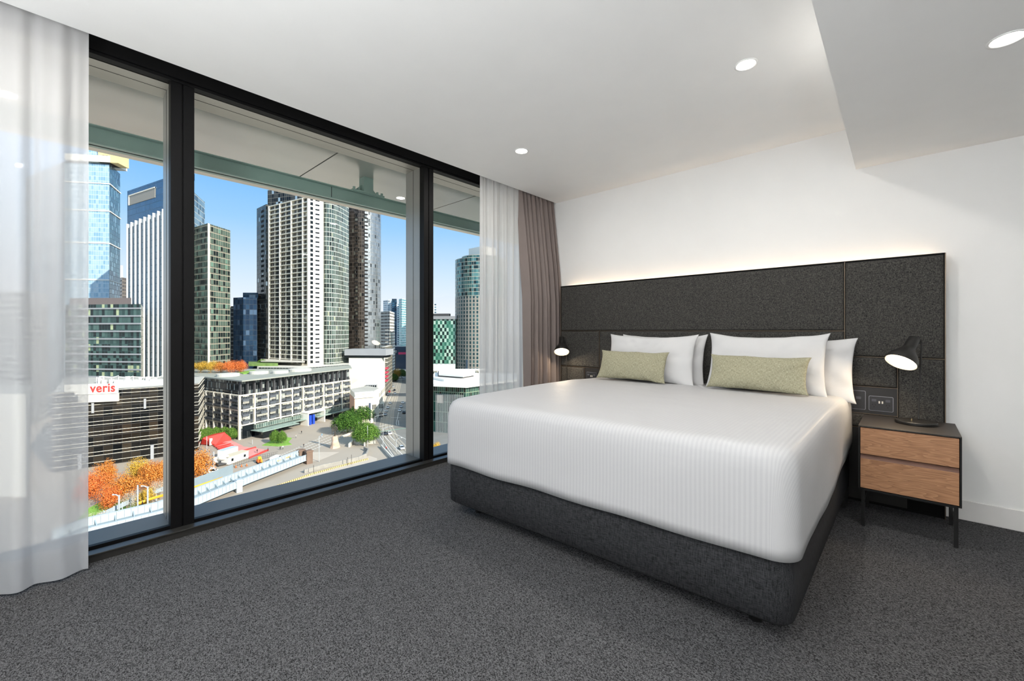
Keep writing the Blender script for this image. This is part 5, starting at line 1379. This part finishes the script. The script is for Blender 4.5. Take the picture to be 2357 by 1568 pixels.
def tree_mesh(kind, n=2600, leaf=0.42, dens=1.0, blobs=9, seed=0):
    rr = random.Random(seed); m = MB(); bl = []
    for k in range(blobs):
        a_ = rr.uniform(0, 6.28); rd = rr.uniform(0, 0.55); bl.append((Vector((rd*math.cos(a_), rd*math.sin(a_), rr.uniform(0.30, 0.80))), rr.uniform(0.30, 0.46)))
    if kind in ('green', 'dark'):
        bl = [(Vector((0, 0, 0.55)), 0.36)]
        for k in range(9):
            a_ = k*2*math.pi/9; bl.append((Vector((0.5*math.cos(a_), 0.5*math.sin(a_), 0.46+0.04*(k % 2))), 0.30+0.03*(k % 3)))
        for k in range(6):
            a_ = k*2*math.pi/6+0.4; bl.append((Vector((0.30*math.cos(a_), 0.30*math.sin(a_), 0.70)), 0.29))
        bl.append((Vector((0, 0, 0.84)), 0.27))
    for k in range(n):
        c_, r0 = rr.choice(bl); d = Vector((rr.gauss(0, 1), rr.gauss(0, 1), rr.gauss(0, 1)+0.15)).normalized()
        p = c_ + d*r0*(rr.uniform(0.55, 1.05)); s_ = leaf*rr.uniform(0.05, 0.1)
        n_ = (d+Vector((rr.uniform(-.6,.6), rr.uniform(-.6,.6), rr.uniform(-.6,.6)))).normalized(); x = n_.orthogonal().normalized(); y = n_.cross(x); tone = rr.random()
        m.face([p-x*s_, p+y*s_*0.7, p+x*s_, p-y*s_*0.7], [(tone, 0)]*4)
    return m
def make_tree(kind, trunk_top=0.5, **kw):
    r = empty('tree'); m = tree_mesh(kind, **kw); m.build('foliage', LM[kind], r)
    t_ = MB(); t_.tube([(0, 0, 0), (0.01, 0, 0.25), (0.0, 0.02, trunk_top)], [0.05, 0.035, 0.02], 7)
    for k in range(7):
        a_ = k*0.9; t_.tube([(0, 0, 0.2+0.03*k), (0.3*math.cos(a_), 0.3*math.sin(a_), 0.45+0.05*k)], [0.02, 0.006], 5)
    t_.build('trunk', C['bark'], r); return r
protos = {k: None for k in LM}
kws = dict(green=dict(n=15000, seed=1, leaf=0.32), dark=dict(n=15000, seed=2, leaf=0.32), orange=dict(n=6500, seed=3, blobs=14, leaf=0.30), gold=dict(n=6500, seed=4, blobs=12, leaf=0.30), rust=dict(n=6500, seed=5, blobs=13, leaf=0.30), bare=dict(n=2600, seed=6, leaf=0.22))
def tree(kind, u, v, w, h, label, z=GZ, group=None, d=None, rot=0.0):
    """w, h in metres; stands where image point (u,v) meets the ground (or at distance d)"""
    if protos[kind] is None: r = protos[kind] = make_tree(kind, **kws[kind])
    else: r = copy_tree(protos[kind])
    x, y = P2(u, d) if d else G(u, v, z)
    r.location = (x, y, z); r.scale = (w/1.7, w/1.7, h/1.2); r.rotation_euler = (0, 0, rot); tag(r, label, 'tree', group); return r
tree('green', 842, 1022, 13.5, 11, 'round light green tree in the stone planter nearest the road')
tree('dark', 800, 998, 16, 12, 'round deep green tree beside the rock sculpture', rot=1)
tree('dark', 829, 975, 16, 12, 'deep green tree furthest back of the plaza trio, before the old corner building', rot=2.2)
tree('green', 633, 1021, 5, 6.8, 'small green tree on the lawn patch, left of two', rot=0.5)
tree('green', 649, 1021, 4.4, 6.4, 'small green tree on the lawn patch, right of two', rot=2.5)
gg_ = 'dark green trees along the foot of the apartment building'
for k, (u, v, w, h) in enumerate(((460, 1020, 7, 7.5), (478, 1015, 7, 7), (497, 1012, 7, 6.5), (516, 1011, 6, 6.5), (533, 1013, 6, 6.5))):
    tree('green', u, v, w, h, ['green tree at the mullion, left end of the row before the apartment building', 'green tree second along the row behind the red pavilion', 'green tree directly behind the red pavilion ridge', 'green tree right behind the red pavilion peak', 'green tree at the right end of the row, by the building corner'][k], group=gg_, rot=k)
tree('orange', 457, 1110, 14, 11.5, 'big orange autumn tree right of the left mullion', rot=0.4)
og = 'orange autumn trees in front of the banded office'
for k, (kd, u, v, w, h, lb) in enumerate((('rust', 214, 1150, 9, 9, 'rusty orange tree right beside the left sheer curtain'), ('orange', 248, 1126, 8, 10, 'thin orange tree furthest back at the left, against the office'), ('orange', 285, 1155, 10, 9, 'orange tree in the middle of the left window pane'),
      ('gold', 318, 1120, 9, 9.5, 'golden tree behind the tall pole in the left pane'), ('orange', 345, 1130, 10, 10, 'orange tree behind the bent lamp post in the left pane'), ('orange', 374, 1120, 8, 9, 'orange tree partly behind the left mullion'),
      ('gold', 335, 1170, 7, 6, 'low golden-green tree beside the bent lamp post'), ('rust', 252, 1170, 8, 7, 'low rusty tree above the grass in the left pane'))):
    tree(kd, u, v, w, h, lb, group=og, rot=k*1.1)
bg_ = 'bare pale-twigged trees by the footbridge'
for k, (u, v, w, h, lb) in enumerate(((222, 1222, 7, 6, 'bare pale tree at the lower left corner of the left pane'), (292, 1180, 6, 6.5, 'bare pale tree between the two bent lamp posts'), (368, 1150, 6, 7, 'bare pale tree beside the left mullion'))):
    tree('bare', u, v, w, h, lb, group=bg_, rot=k*2)
# rooftop trees
zroof = GZ+zr
rg = 'autumn trees on the roof garden'
for k, (kd, u, d, w, h, lb) in enumerate((('gold', 440, 232, 9, 6.0, 'golden rooftop tree touching the left mullion'), ('gold', 462, 230, 9, 6.6, 'golden rooftop tree, second from the mullion'), ('gold', 485, 229, 9.5, 7.0, 'golden orange rooftop tree in the middle of the row'),
      ('orange', 508, 230, 9, 6.4, 'orange rooftop tree right of the middle of the row'), ('rust', 532, 229, 10, 7.2, 'reddish rooftop tree near the right end'), ('rust', 555, 231, 8, 7.0, 'reddish orange rooftop tree at the right end of the row'))):
    tree(kd, u, 0, w, h, lb, z=zroof, group=rg, d=d, rot=k)
tree('green', 604, 0, 7, 4, 'green shrubby tree on the podium roof left of the white tower', z=ZV(846, 262), d=285)
sg_ = 'street trees far down the road'
tree('gold', 912, 0, 14, 13, 'yellow-green street tree far down the road', d=430, group=sg_); tree('dark', 905, 0, 12, 9, 'dark green street tree left of the yellow one, far down the road', d=420, group=sg_, rot=1); tree('dark', 925, 0, 12, 11, 'green street tree touching the right mullion, far down the road', d=450, group=sg_, rot=2)
tree('gold', 1003, 0, 6, 6, 'golden tree between the right mullion and the bed cover', d=170)

# ---------------------------------------------------------------- vehicles
def make_car(body_col, name='car'):
    r = empty(name); bm_ = simple('car_paint', body_col, 0.25, metal=0.2)
    prof = [(-2.2, 0.35), (-2.25, 0.75), (-2.05, 0.95), (-1.35, 1.0), (-0.85, 1.42), (0.7, 1.45), (1.35, 0.98), (2.05, 0.85), (2.2, 0.6), (2.15, 0.32)]
    m = MB()
    def w_at(z): return 0.88 if z < 1.0 else 0.88-(z-1.0)*0.55
    for k in range(len(prof)):
        a_, c_ = prof[k], prof[(k+1) % len(prof)]
        m.face([(a_[0], -w_at(a_[1]), a_[1]), (c_[0], -w_at(c_[1]), c_[1]), (c_[0], w_at(c_[1]), c_[1]), (a_[0], w_at(a_[1]), a_[1])])
    for s_ in (-1, 1):
        pts = [(x, s_*w_at(z), z) for x, z in prof]; m.face(pts if s_ > 0 else pts[::-1])
    m.build('body', bm_, r)
    m = MB()
    for s_ in (-1, 1): m.face([(-1.2, s_*0.885, 1.02), (1.2, s_*0.885, 1.02), (0.66, s_*0.70, 1.38), (-0.82, s_*0.70, 1.38)])
    m.face([(1.34, -0.8, 1.02), (1.34, 0.8, 1.02), (0.76, 0.6, 1.41), (0.76, -0.6, 1.41)]); m.face([(-1.37, -0.8, 1.04), (-1.37, 0.8, 1.04), (-0.9, 0.6, 1.41), (-0.9, -0.6, 1.41)])
    m.build('windows', C['darkglass'], r)
    for x in (-1.4, 1.4):
        for y in (-0.8, 0.8):
            m = MB(); m.tube([(x, y-0.1, 0.33), (x, y+0.1, 0.33)], 0.33, 14); m.build('wheel', C['tyre'], r)
    return r
CARS = {}
def car(colname, colhex, u, v, toward, label, group=None, s=1.0):
    if colname not in CARS: CARS[colname] = r = make_car(colhex)
    else: r = copy_tree(CARS[colname])
    x, y = G(u, v); tx, ty = G(*toward); r.location = (x, y, GZ+0.08); r.rotation_euler = (0, 0, math.atan2(ty-y, tx-x)); r.scale = (s, s, s); tag(r, label, 'car', group); return r
car('white', '#f2f2f0', 896, 1000, (915, 1018), 'white hatchback just past the junction on the road')
car('dark', '#33363d', 885, 1001, (903, 1019), 'dark car beside the white hatchback at the junction')
car('silver', '#c9cdd0', 924, 1034, (905, 1015), 'silver car at the bottom right, touching the right mullion')
qg = 'cars queueing on the road'
for k, (c_, h_, u, v, lb) in enumerate((('white', '', 898, 930, 'white car at the back of the near queue'), ('white', '', 893, 940, 'white car third in the near queue'), ('white', '', 889, 948, 'white car second in the near queue'), ('silver', '', 887, 956, 'silver car at the head of the near queue'),
      ('white', '', 927, 929, 'white car at the back of the right-hand queue'), ('silver', '', 923, 938, 'silver car in the right-hand queue'), ('white', '', 920, 947, 'white car at the head of the right-hand queue'), ('dark', '', 930, 952, 'dark blue car half behind the right mullion'),
      ('red', '#c03434', 896, 903, 'red car further up the road'), ('silver', '', 893, 910, 'silver car behind the red one'), ('white', '', 909, 908, 'white car beside the red one up the road'), ('dark', '', 908, 900, 'dark car up the road'),
      ('silver', '', 905, 892, 'grey car beyond the red one'), ('dark', '', 902, 876, 'dark parked car far up the road, left'), ('dark', '', 910, 877, 'dark parked car far up the road, right'))):
    car(c_, {'white': '#f2f2f0', 'dark': '#33363d', 'silver': '#c9cdd0', 'red': '#c03434'}[c_], u, v, (u+7, v-22), lb, qg)
# van and small excavator, cabins
def van(u, v, toward, label, col='#f4f4f2'):
    r = empty('van'); m = MB(); prof = [(-2.4, 0.4), (-2.4, 2.1), (1.2, 2.15), (1.9, 1.25), (2.5, 1.1), (2.5, 0.4)]
    for k in range(len(prof)):
        a_, c_ = prof[k], prof[(k+1) % len(prof)]; m.face([(a_[0], -0.95, a_[1]), (c_[0], -0.95, c_[1]), (c_[0], 0.95, c_[1]), (a_[0], 0.95, a_[1])])
    for s_ in (-1, 1): pts = [(x, s_*0.95, z) for x, z in prof]; m.face(pts if s_ > 0 else pts[::-1])
    m.build('body', simple('van_white', col, 0.3), r); m = MB(); m.face([(1.22, -0.85, 2.1), (1.22, 0.85, 2.1), (1.88, 0.85, 1.3), (1.88, -0.85, 1.3)][::-1])
    for s_ in (-1, 1): m.face([(0.2, s_*0.96, 1.3), (1.7, s_*0.96, 1.3), (1.2, s_*0.96, 1.95), (0.2, s_*0.96, 1.95)])
    m.build('windows', C['darkglass'], r)
    for x in (-1.5, 1.6):
        for y in (-0.85, 0.85): m = MB(); m.tube([(x, y-0.12, 0.38), (x, y+0.12, 0.38)], 0.38, 12); m.build('wheel', C['tyre'], r)
    x, y = G(u, v); tx, ty = G(*toward); r.location = (x, y, GZ); r.rotation_euler = (0, 0, math.atan2(ty-y, tx-x)); tag(r, label, 'van'); return r
van(636, 1062, (650, 1056), 'white van parked behind the far end of the viaduct')
van(484, 1092, (500, 1090), 'white van parked under the orange tree')
# white site office
A_, B_ = Vector(G(526, 1072)), Vector(G(572, 1056)); r_ = empty('site_office', (A_.x, A_.y, GZ)); tag(r_, 'long white site cabin with a flat beige roof beside the red pavilion', 'cabin')
L = (B_-A_).length; b = MB(); fbox(b, A_, B_, 0, L, 0.3, 3.0, -3.4, 0, A_); b.build('walls', C['white'], r_)
b = MB(); fbox(b, A_, B_, -0.2, L+0.2, 3.0, 3.15, -3.6, 0.2, A_); b.build('roof', simple('beige_roof', '#cfc3ab', 0.7), r_)
for s_ in (1.2, L-2.2):
    b = MB(); fbox(b, A_, B_, s_, s_+0.9, 1.2, 2.2, 0, 0.06, A_); b.build('window', C['darkglass'], r_)
A_, B_ = Vector(G(515, 1056)), Vector(G(548, 1045)); r_ = empty('site_office', (A_.x, A_.y, GZ)); tag(r_, 'white site cabin with pale blue roof behind the longer one', 'cabin')
L = (B_-A_).length; b = MB(); fbox(b, A_, B_, 0, L, 0.3, 3.0, -3, 0, A_); b.build('walls', C['white'], r_)
b = MB(); fbox(b, A_, B_, 0, L, 3.0, 3.1, -3, 0, A_); b.build('roof', simple('pale_blue_roof', '#b9c8cc', 0.6), r_)
# mixer truck
x, y = G(503, 1070); r_ = empty('concrete_mixer', (x, y, GZ)); tag(r_, 'white concrete mixer truck between the orange tree and the site cabins', 'truck')
b = MB(); b.tube([(0, 0, 2.2), (0.8, 0.6, 2.6), (2.0, 1.6, 2.9), (3.0, 2.4, 3.2)], [0.5, 1.1, 1.1, 0.5], 14); b.build('drum', C['white'], r_, smooth=True)
b = MB(); b.box(-1.6, -0.2, -1.6, 0.4, 0.6, 2.7); b.build('cab', C['white'], r_); b = MB(); b.box(-1.2, 3.2, -0.8, 2.0, 0.5, 0.9); b.build('chassis', C['dgrey'], r_)
for k in range(3): b = MB(); b.tube([(k*1.3, -0.9, 0.5), (k*1.3, -0.5, 0.5)], 0.5, 12); b.build('wheel', C['tyre'], r_)
# small yellow-orange digger
x, y = G(597, 1066); r_ = empty('mini_digger', (x, y, GZ)); tag(r_, 'small orange and yellow digger behind the viaduct', 'digger')
b = MB(); b.box(-1, 1, -0.8, 0.8, 0.5, 1.3); b.build('body', C['orange'], r_); b = MB(); b.box(-0.5, 0.5, -0.5, 0.5, 1.3, 2.4); b.build('cab', C['yellow'], r_); b = MB(); b.box(-1.2, 1.2, -0.9, -0.5, 0, 0.5); b.box(-1.2, 1.2, 0.5, 0.9, 0, 0.5); b.build('track', C['tyre'], r_)
b = MB(); b.tube([(0.8, 0, 1.0), (2.2, 0, 2.4), (3.2, 0, 0.6)], 0.15, 6); b.build('arm', C['yellow'], r_)
# cones
cone = None
for k, (u, v, lb) in enumerate(((543, 1077, 'orange traffic cone left end of the barrier'), (568, 1073, 'orange traffic cone at the right end of the barrier'), (556, 1075, 'orange traffic cone between the other two along the barrier'))):
    if cone is None:
        cone = empty('traffic_cone'); b = MB(); b.lathe([(0.3, 0.05), (0.06, 0.9), (0.0, 0.9)], 12); b.build('cone', C['orange'], cone); b = MB(); b.box(-0.35, 0.35, -0.35, 0.35, 0, 0.05); b.build('base', C['tyre'], cone); r_ = cone
    else: r_ = copy_tree(cone)
    x, y = G(u, v); r_.location = (x, y, GZ); tag(r_, lb, 'traffic cone', 'orange traffic cones by the site barrier')
b = MB(); q = [Vector(G(u, v)) for u, v in ((538, 1076), (572, 1064), (600, 1058), (640, 1050))]
for a_, c_ in zip(q[:-1], q[1:]):
    n = 8
    for k in range(n): m_ = a_+(c_-a_)*k/n; b.box(m_.x-0.04, m_.x+0.04, m_.y-0.04, m_.y+0.04, GZ, GZ+1.8)
    d = (c_-a_).normalized(); nn = Vector((-d.y, d.x))*0.03
    for zz in (0.2, 1.0, 1.7): b.prism([a_-nn, c_-nn, c_+nn, a_+nn], GZ+zz, GZ+zz+0.08)
tag(b.build('site_fence', C['dgrey']), 'dark mesh construction fence between the pavilion and the viaduct', 'fence')

# ---------------------------------------------------------------- poles and lamp posts
def post(u, v, vtop, label, arm=None, group=None, r=0.11, mname='pole', z=GZ, nm='lamp_post', cat='lamp post'):
    x, y = G(u, v, z); d = (EYE-z)*F/(v-HY); zt_ = ZV(vtop, d)
    r_ = empty(nm, (x, y, z)); tag(r_, label, cat, group)
    b_ = MB(); b_.tube([(0, 0, 0), (0, 0, zt_-z)], r, 8); b_.build('pole', C[mname], r_)
    if arm:
        x2, y2 = P2(u+arm[0], d*(1.0)); b_ = MB(); b_.tube([(0, 0, zt_-z-0.3), ((x2-x)*0.5, (y2-y)*0.5, zt_-z+arm[1]*0.7), (x2-x, y2-y, zt_-z+arm[1])], r*0.75, 8); b_.build('arm', C[mname], r_)
        b_ = MB(); b_.box((x2-x)-0.3, (x2-x)+0.3, (y2-y)-0.15, (y2-y)+0.15, zt_-z+arm[1]-0.1, zt_-z+arm[1]+0.08); b_.build('lamp_head', C['white'], r_)
    return r_
pgp = 'slim pale lamp posts around the plaza and road'
post(734.5, 1063, 1004, 'slim grey lamp post with a side arm in the open plaza', arm=(6, 0.0), group=pgp)
post(846, 1028, 980, 'pole in front of the nearest round tree', group=pgp)
post(826, 1000, 970, 'slim pole between the two rows of round trees', group=pgp)
post(881.5, 1027, 987, 'curved-arm lamp post at the road junction', arm=(20, 0.9), group=pgp)
post(912, 1040, 1012, 'curved-arm lamp post beside the silver car', arm=(12, 0.8), group=pgp)
post(863, 985, 958, 'curved-arm lamp post behind the round trees at the road edge', arm=(18, 0.6), group=pgp)
post(858, 960, 928, 'pole with a red signal beside the corner building', group=pgp)
post(872, 935, 905, 'distant pole on the left pavement of the road', group=pgp)
post(581, 1023, 1012, 'short pole left of the lawn patch', group=pgp)
post(492, 1082, 1040, 'lattice pole beside the orange tree and mixer truck', group=pgp, r=0.2)
post(476, 1040, 1004, 'white pole standing in front of the red pavilion', group=pgp)
post(898, 850, 820, 'distant street pole by the red balconies', group=pgp)
b_g = 'bent white lamp posts on the footbridge'
post(274, 1178, 1140, 'bent white lamp post on the footbridge, left of two', arm=(-14, 0.12), r=0.2, z=-46, group=b_g)
post(340, 1164, 1120, 'bent white lamp post on the footbridge, nearer the mullion', arm=(-14, 0.12), r=0.2, z=-46, group=b_g)
post(317, 1172, 1117, 'straight pale pole on the footbridge between the bent lamp posts', r=0.17, z=-46, nm='pole', cat='pole')
kk = 'dark green lanterns along the river walk'
post(800, 1072, 1053, 'dark lantern post on the river walk near the wall end, left of two', r=0.08, mname='bronze', group=kk); post(809, 1070, 1047, 'dark green lantern post on the river walk near the wall end, right of two', r=0.08, mname='bronze', group=kk); post(722, 1092, 1071, 'dark green lantern post near the brick abutment', r=0.08, mname='bronze', group=kk)

# ---------------------------------------------------------------- rock sculpture
x, y = G(771, 1031); r_ = empty('sculpture', (x, y, GZ)); tag(r_, 'pale rock topped by a dark metal sculpture in the plaza', 'sculpture')
b = MB()
def rockf(u, v):
    a_ = 2*math.pi*u; rd = 2.1*(1-0.5*v)*(1+0.25*noise.noise(Vector((math.cos(a_)*1.5, math.sin(a_)*1.5, v*3)))); return (rd*math.cos(a_)*0.9, rd*math.sin(a_)*0.9, 5.0*v)
b.grid(rockf, 14, 8, closed_u=True); b.face([rockf(k/14, 1) for k in range(14)]); b.build('rock', C['rock'], r_)
b = MB(); rv = RIGHT
for k in range(14):
    a_ = 2*math.pi*k/14; c_ = 2*math.pi*(k+1)/14
    b.tube([(rv.x*1.1*math.cos(a_), rv.y*1.1*math.cos(a_), 8.2+1.1*math.sin(a_)), (rv.x*1.1*math.cos(c_), rv.y*1.1*math.cos(c_), 8.2+1.1*math.sin(c_))], 0.13, 6)
for t_ in (-0.6, -0.2, 0.2, 0.6): b.tube([(rv.x*t_, rv.y*t_, 7.2), (rv.x*t_, rv.y*t_, 9.2)], 0.1, 6); b.tube([(-rv.x*1.0, -rv.y*1.0, 8.2+t_), (rv.x*1.0, rv.y*1.0, 8.2+t_)], 0.1, 6)
b.tube([(0, 0, 4.2), (0, 0, 7.3)], 0.28, 8); b.tube([(-rv.x*0.9, -rv.y*0.9, 4.9), (rv.x*0.9, rv.y*0.9, 6.4)], 0.13, 6); b.tube([(-rv.x*1.2, -rv.y*1.2, 6.0), (-rv.x*1.2, -rv.y*1.2, 9.8)], 0.16, 6); b.tube([(-rv.x*1.2, -rv.y*1.2, 9.6), (rv.x*0.9, rv.y*0.9, 9.9)], 0.13, 6)
b.build('metal_figure', C['bronze'], r_)

# ---------------------------------------------------------------- people
def make_person(top, legs, hair='#2a221c'):
    r = empty('person'); me = bpy.data.meshes.new('body'); vs = [(0,0,0.92),(0,0,1.18),(0,0,1.42),(0,0,1.52),(0,0,1.64),(0,0,1.74), (0.1,0,0.88),(0.12,0.06,0.48),(0.12,-0.02,0.05),(0.12,0.14,0.03), (-0.1,0,0.88),(-0.12,-0.10,0.5),(-0.12,-0.28,0.08),(-0.12,-0.14,0.04), (0.2,0,1.40),(0.26,-0.05,1.12),(0.25,0.08,0.88), (-0.2,0,1.40),(-0.26,0.05,1.12),(-0.25,0.16,0.9)]
    ed = [(0,1),(1,2),(2,3),(3,4),(4,5),(0,6),(6,7),(7,8),(8,9),(0,10),(10,11),(11,12),(12,13),(2,14),(14,15),(15,16),(2,17),(17,18),(18,19)]
    rad = [.15,.14,.15,.055,.095,.07,.09,.065,.04,.035,.09,.065,.04,.035,.06,.045,.035,.06,.045,.035]
    me.from_pydata(vs, ed, []); me.update(); o = bpy.data.objects.new('body', me); COL.objects.link(o); o.parent = r
    sk = o.modifiers.new('skin', 'SKIN'); 
    if not me.skin_vertices: 
        bm = bmesh.new(); bm.from_mesh(me); bm.verts.layers.skin.verify(); bm.to_mesh(me); bm.free()
    for k, rd in enumerate(rad): me.skin_vertices[0].data[k].radius = (rd, rd)
    me.skin_vertices[0].data[0].use_root = True
    m, nt, p, out = mat('clothing'); tc = N(nt, 'ShaderNodeTexCoord'); sp = N(nt, 'ShaderNodeSeparateXYZ'); nt.links.new(tc.outputs['Object'], sp.inputs[0])
    rp = N(nt, 'ShaderNodeValToRGB'); rp.color_ramp.interpolation = 'CONSTANT'; nt.links.new(math_n(nt, 'DIVIDE', sp.outputs[2], 1.8), rp.inputs[0])
    rp.color_ramp.elements[0].color = lin(legs); rp.color_ramp.elements[1].position = 0.51; rp.color_ramp.elements[1].color = lin(top)
    e = rp.color_ramp.elements.new(0.83); e.color = lin('#c49a80'); e = rp.color_ramp.elements.new(0.95); e.color = lin(hair)
    nt.links.new(rp.outputs[0], p.inputs['Base Color']); me.materials.append(m); o.modifiers.new('sub', 'SUBSURF').levels = 1
    return r
for k, (u, v, tp, lg, rz, lb) in enumerate(((741, 1006, '#7fb6d8', '#4a6a8a', 1.0, 'person in a light blue top walking in the plaza near the lamp post'), (699, 1030, '#26262a', '#26262a', 2.0, 'person in dark clothes walking across the plaza'), (694, 999, '#2a2c30', '#3a3a3e', 0.4, 'person in dark clothes near the blue entrance'),
       (681, 1009, '#e4e4e2', '#6a6a70', 3.0, 'person in white walking near the lawn patch'), (645, 1036, '#34363a', '#26262a', 0.3, 'person in a dark jacket, left of a pair in the plaza'), (651, 1035, '#e8e6e2', '#34363a', 1.3, 'person in a white jacket, right of a pair in the plaza'),
       (592, 1043, '#26262a', '#26262a', 2.2, 'person in black standing on the faded red apron'), (617, 1039, '#5a5c60', '#2c2e34', 0.0, 'person in grey at the tip of the red apron'), (889, 1037, '#c23a34', '#2a2a2e', 0.5, 'person in a red top on the pavement by the bridge parapet'),
       (852, 976, '#2a2c34', '#2a2c34', 0.8, 'person in dark clothes behind the round trees'))):
    p_ = make_person(tp, lg); x, y = G(u, v); p_.location = (x, y, GZ); p_.rotation_euler = (0, 0, rz); tag(p_, lb, 'person')
x, y = P2(328, 96*1.12); p_ = make_person('#2b2226', '#26262a'); xy = G(328, 1165, -46); p_.location = (*xy, -46.2); tag(p_, 'person in dark clothes leaning by the yellow pipes in the left pane', 'person')
b = MB(); q = [Vector((*G(u, v, -46.2), -46.2)) for u, v in ((150, 1245), (208, 1222), (290, 1188), (345, 1166), (400, 1146))]
for a_, c_ in zip(q[:-1], q[1:]):
    d = (c_-a_).normalized(); n_ = Vector((-d.y, d.x, 0))*1.8; b.prism([(a_-n_).xy, (c_-n_).xy, (c_+n_).xy, (a_+n_).xy], -46.5, -46.2)
    
st(b, 'footbridge_deck', C['conc'], 'grey deck of the footbridge in the left window pane')
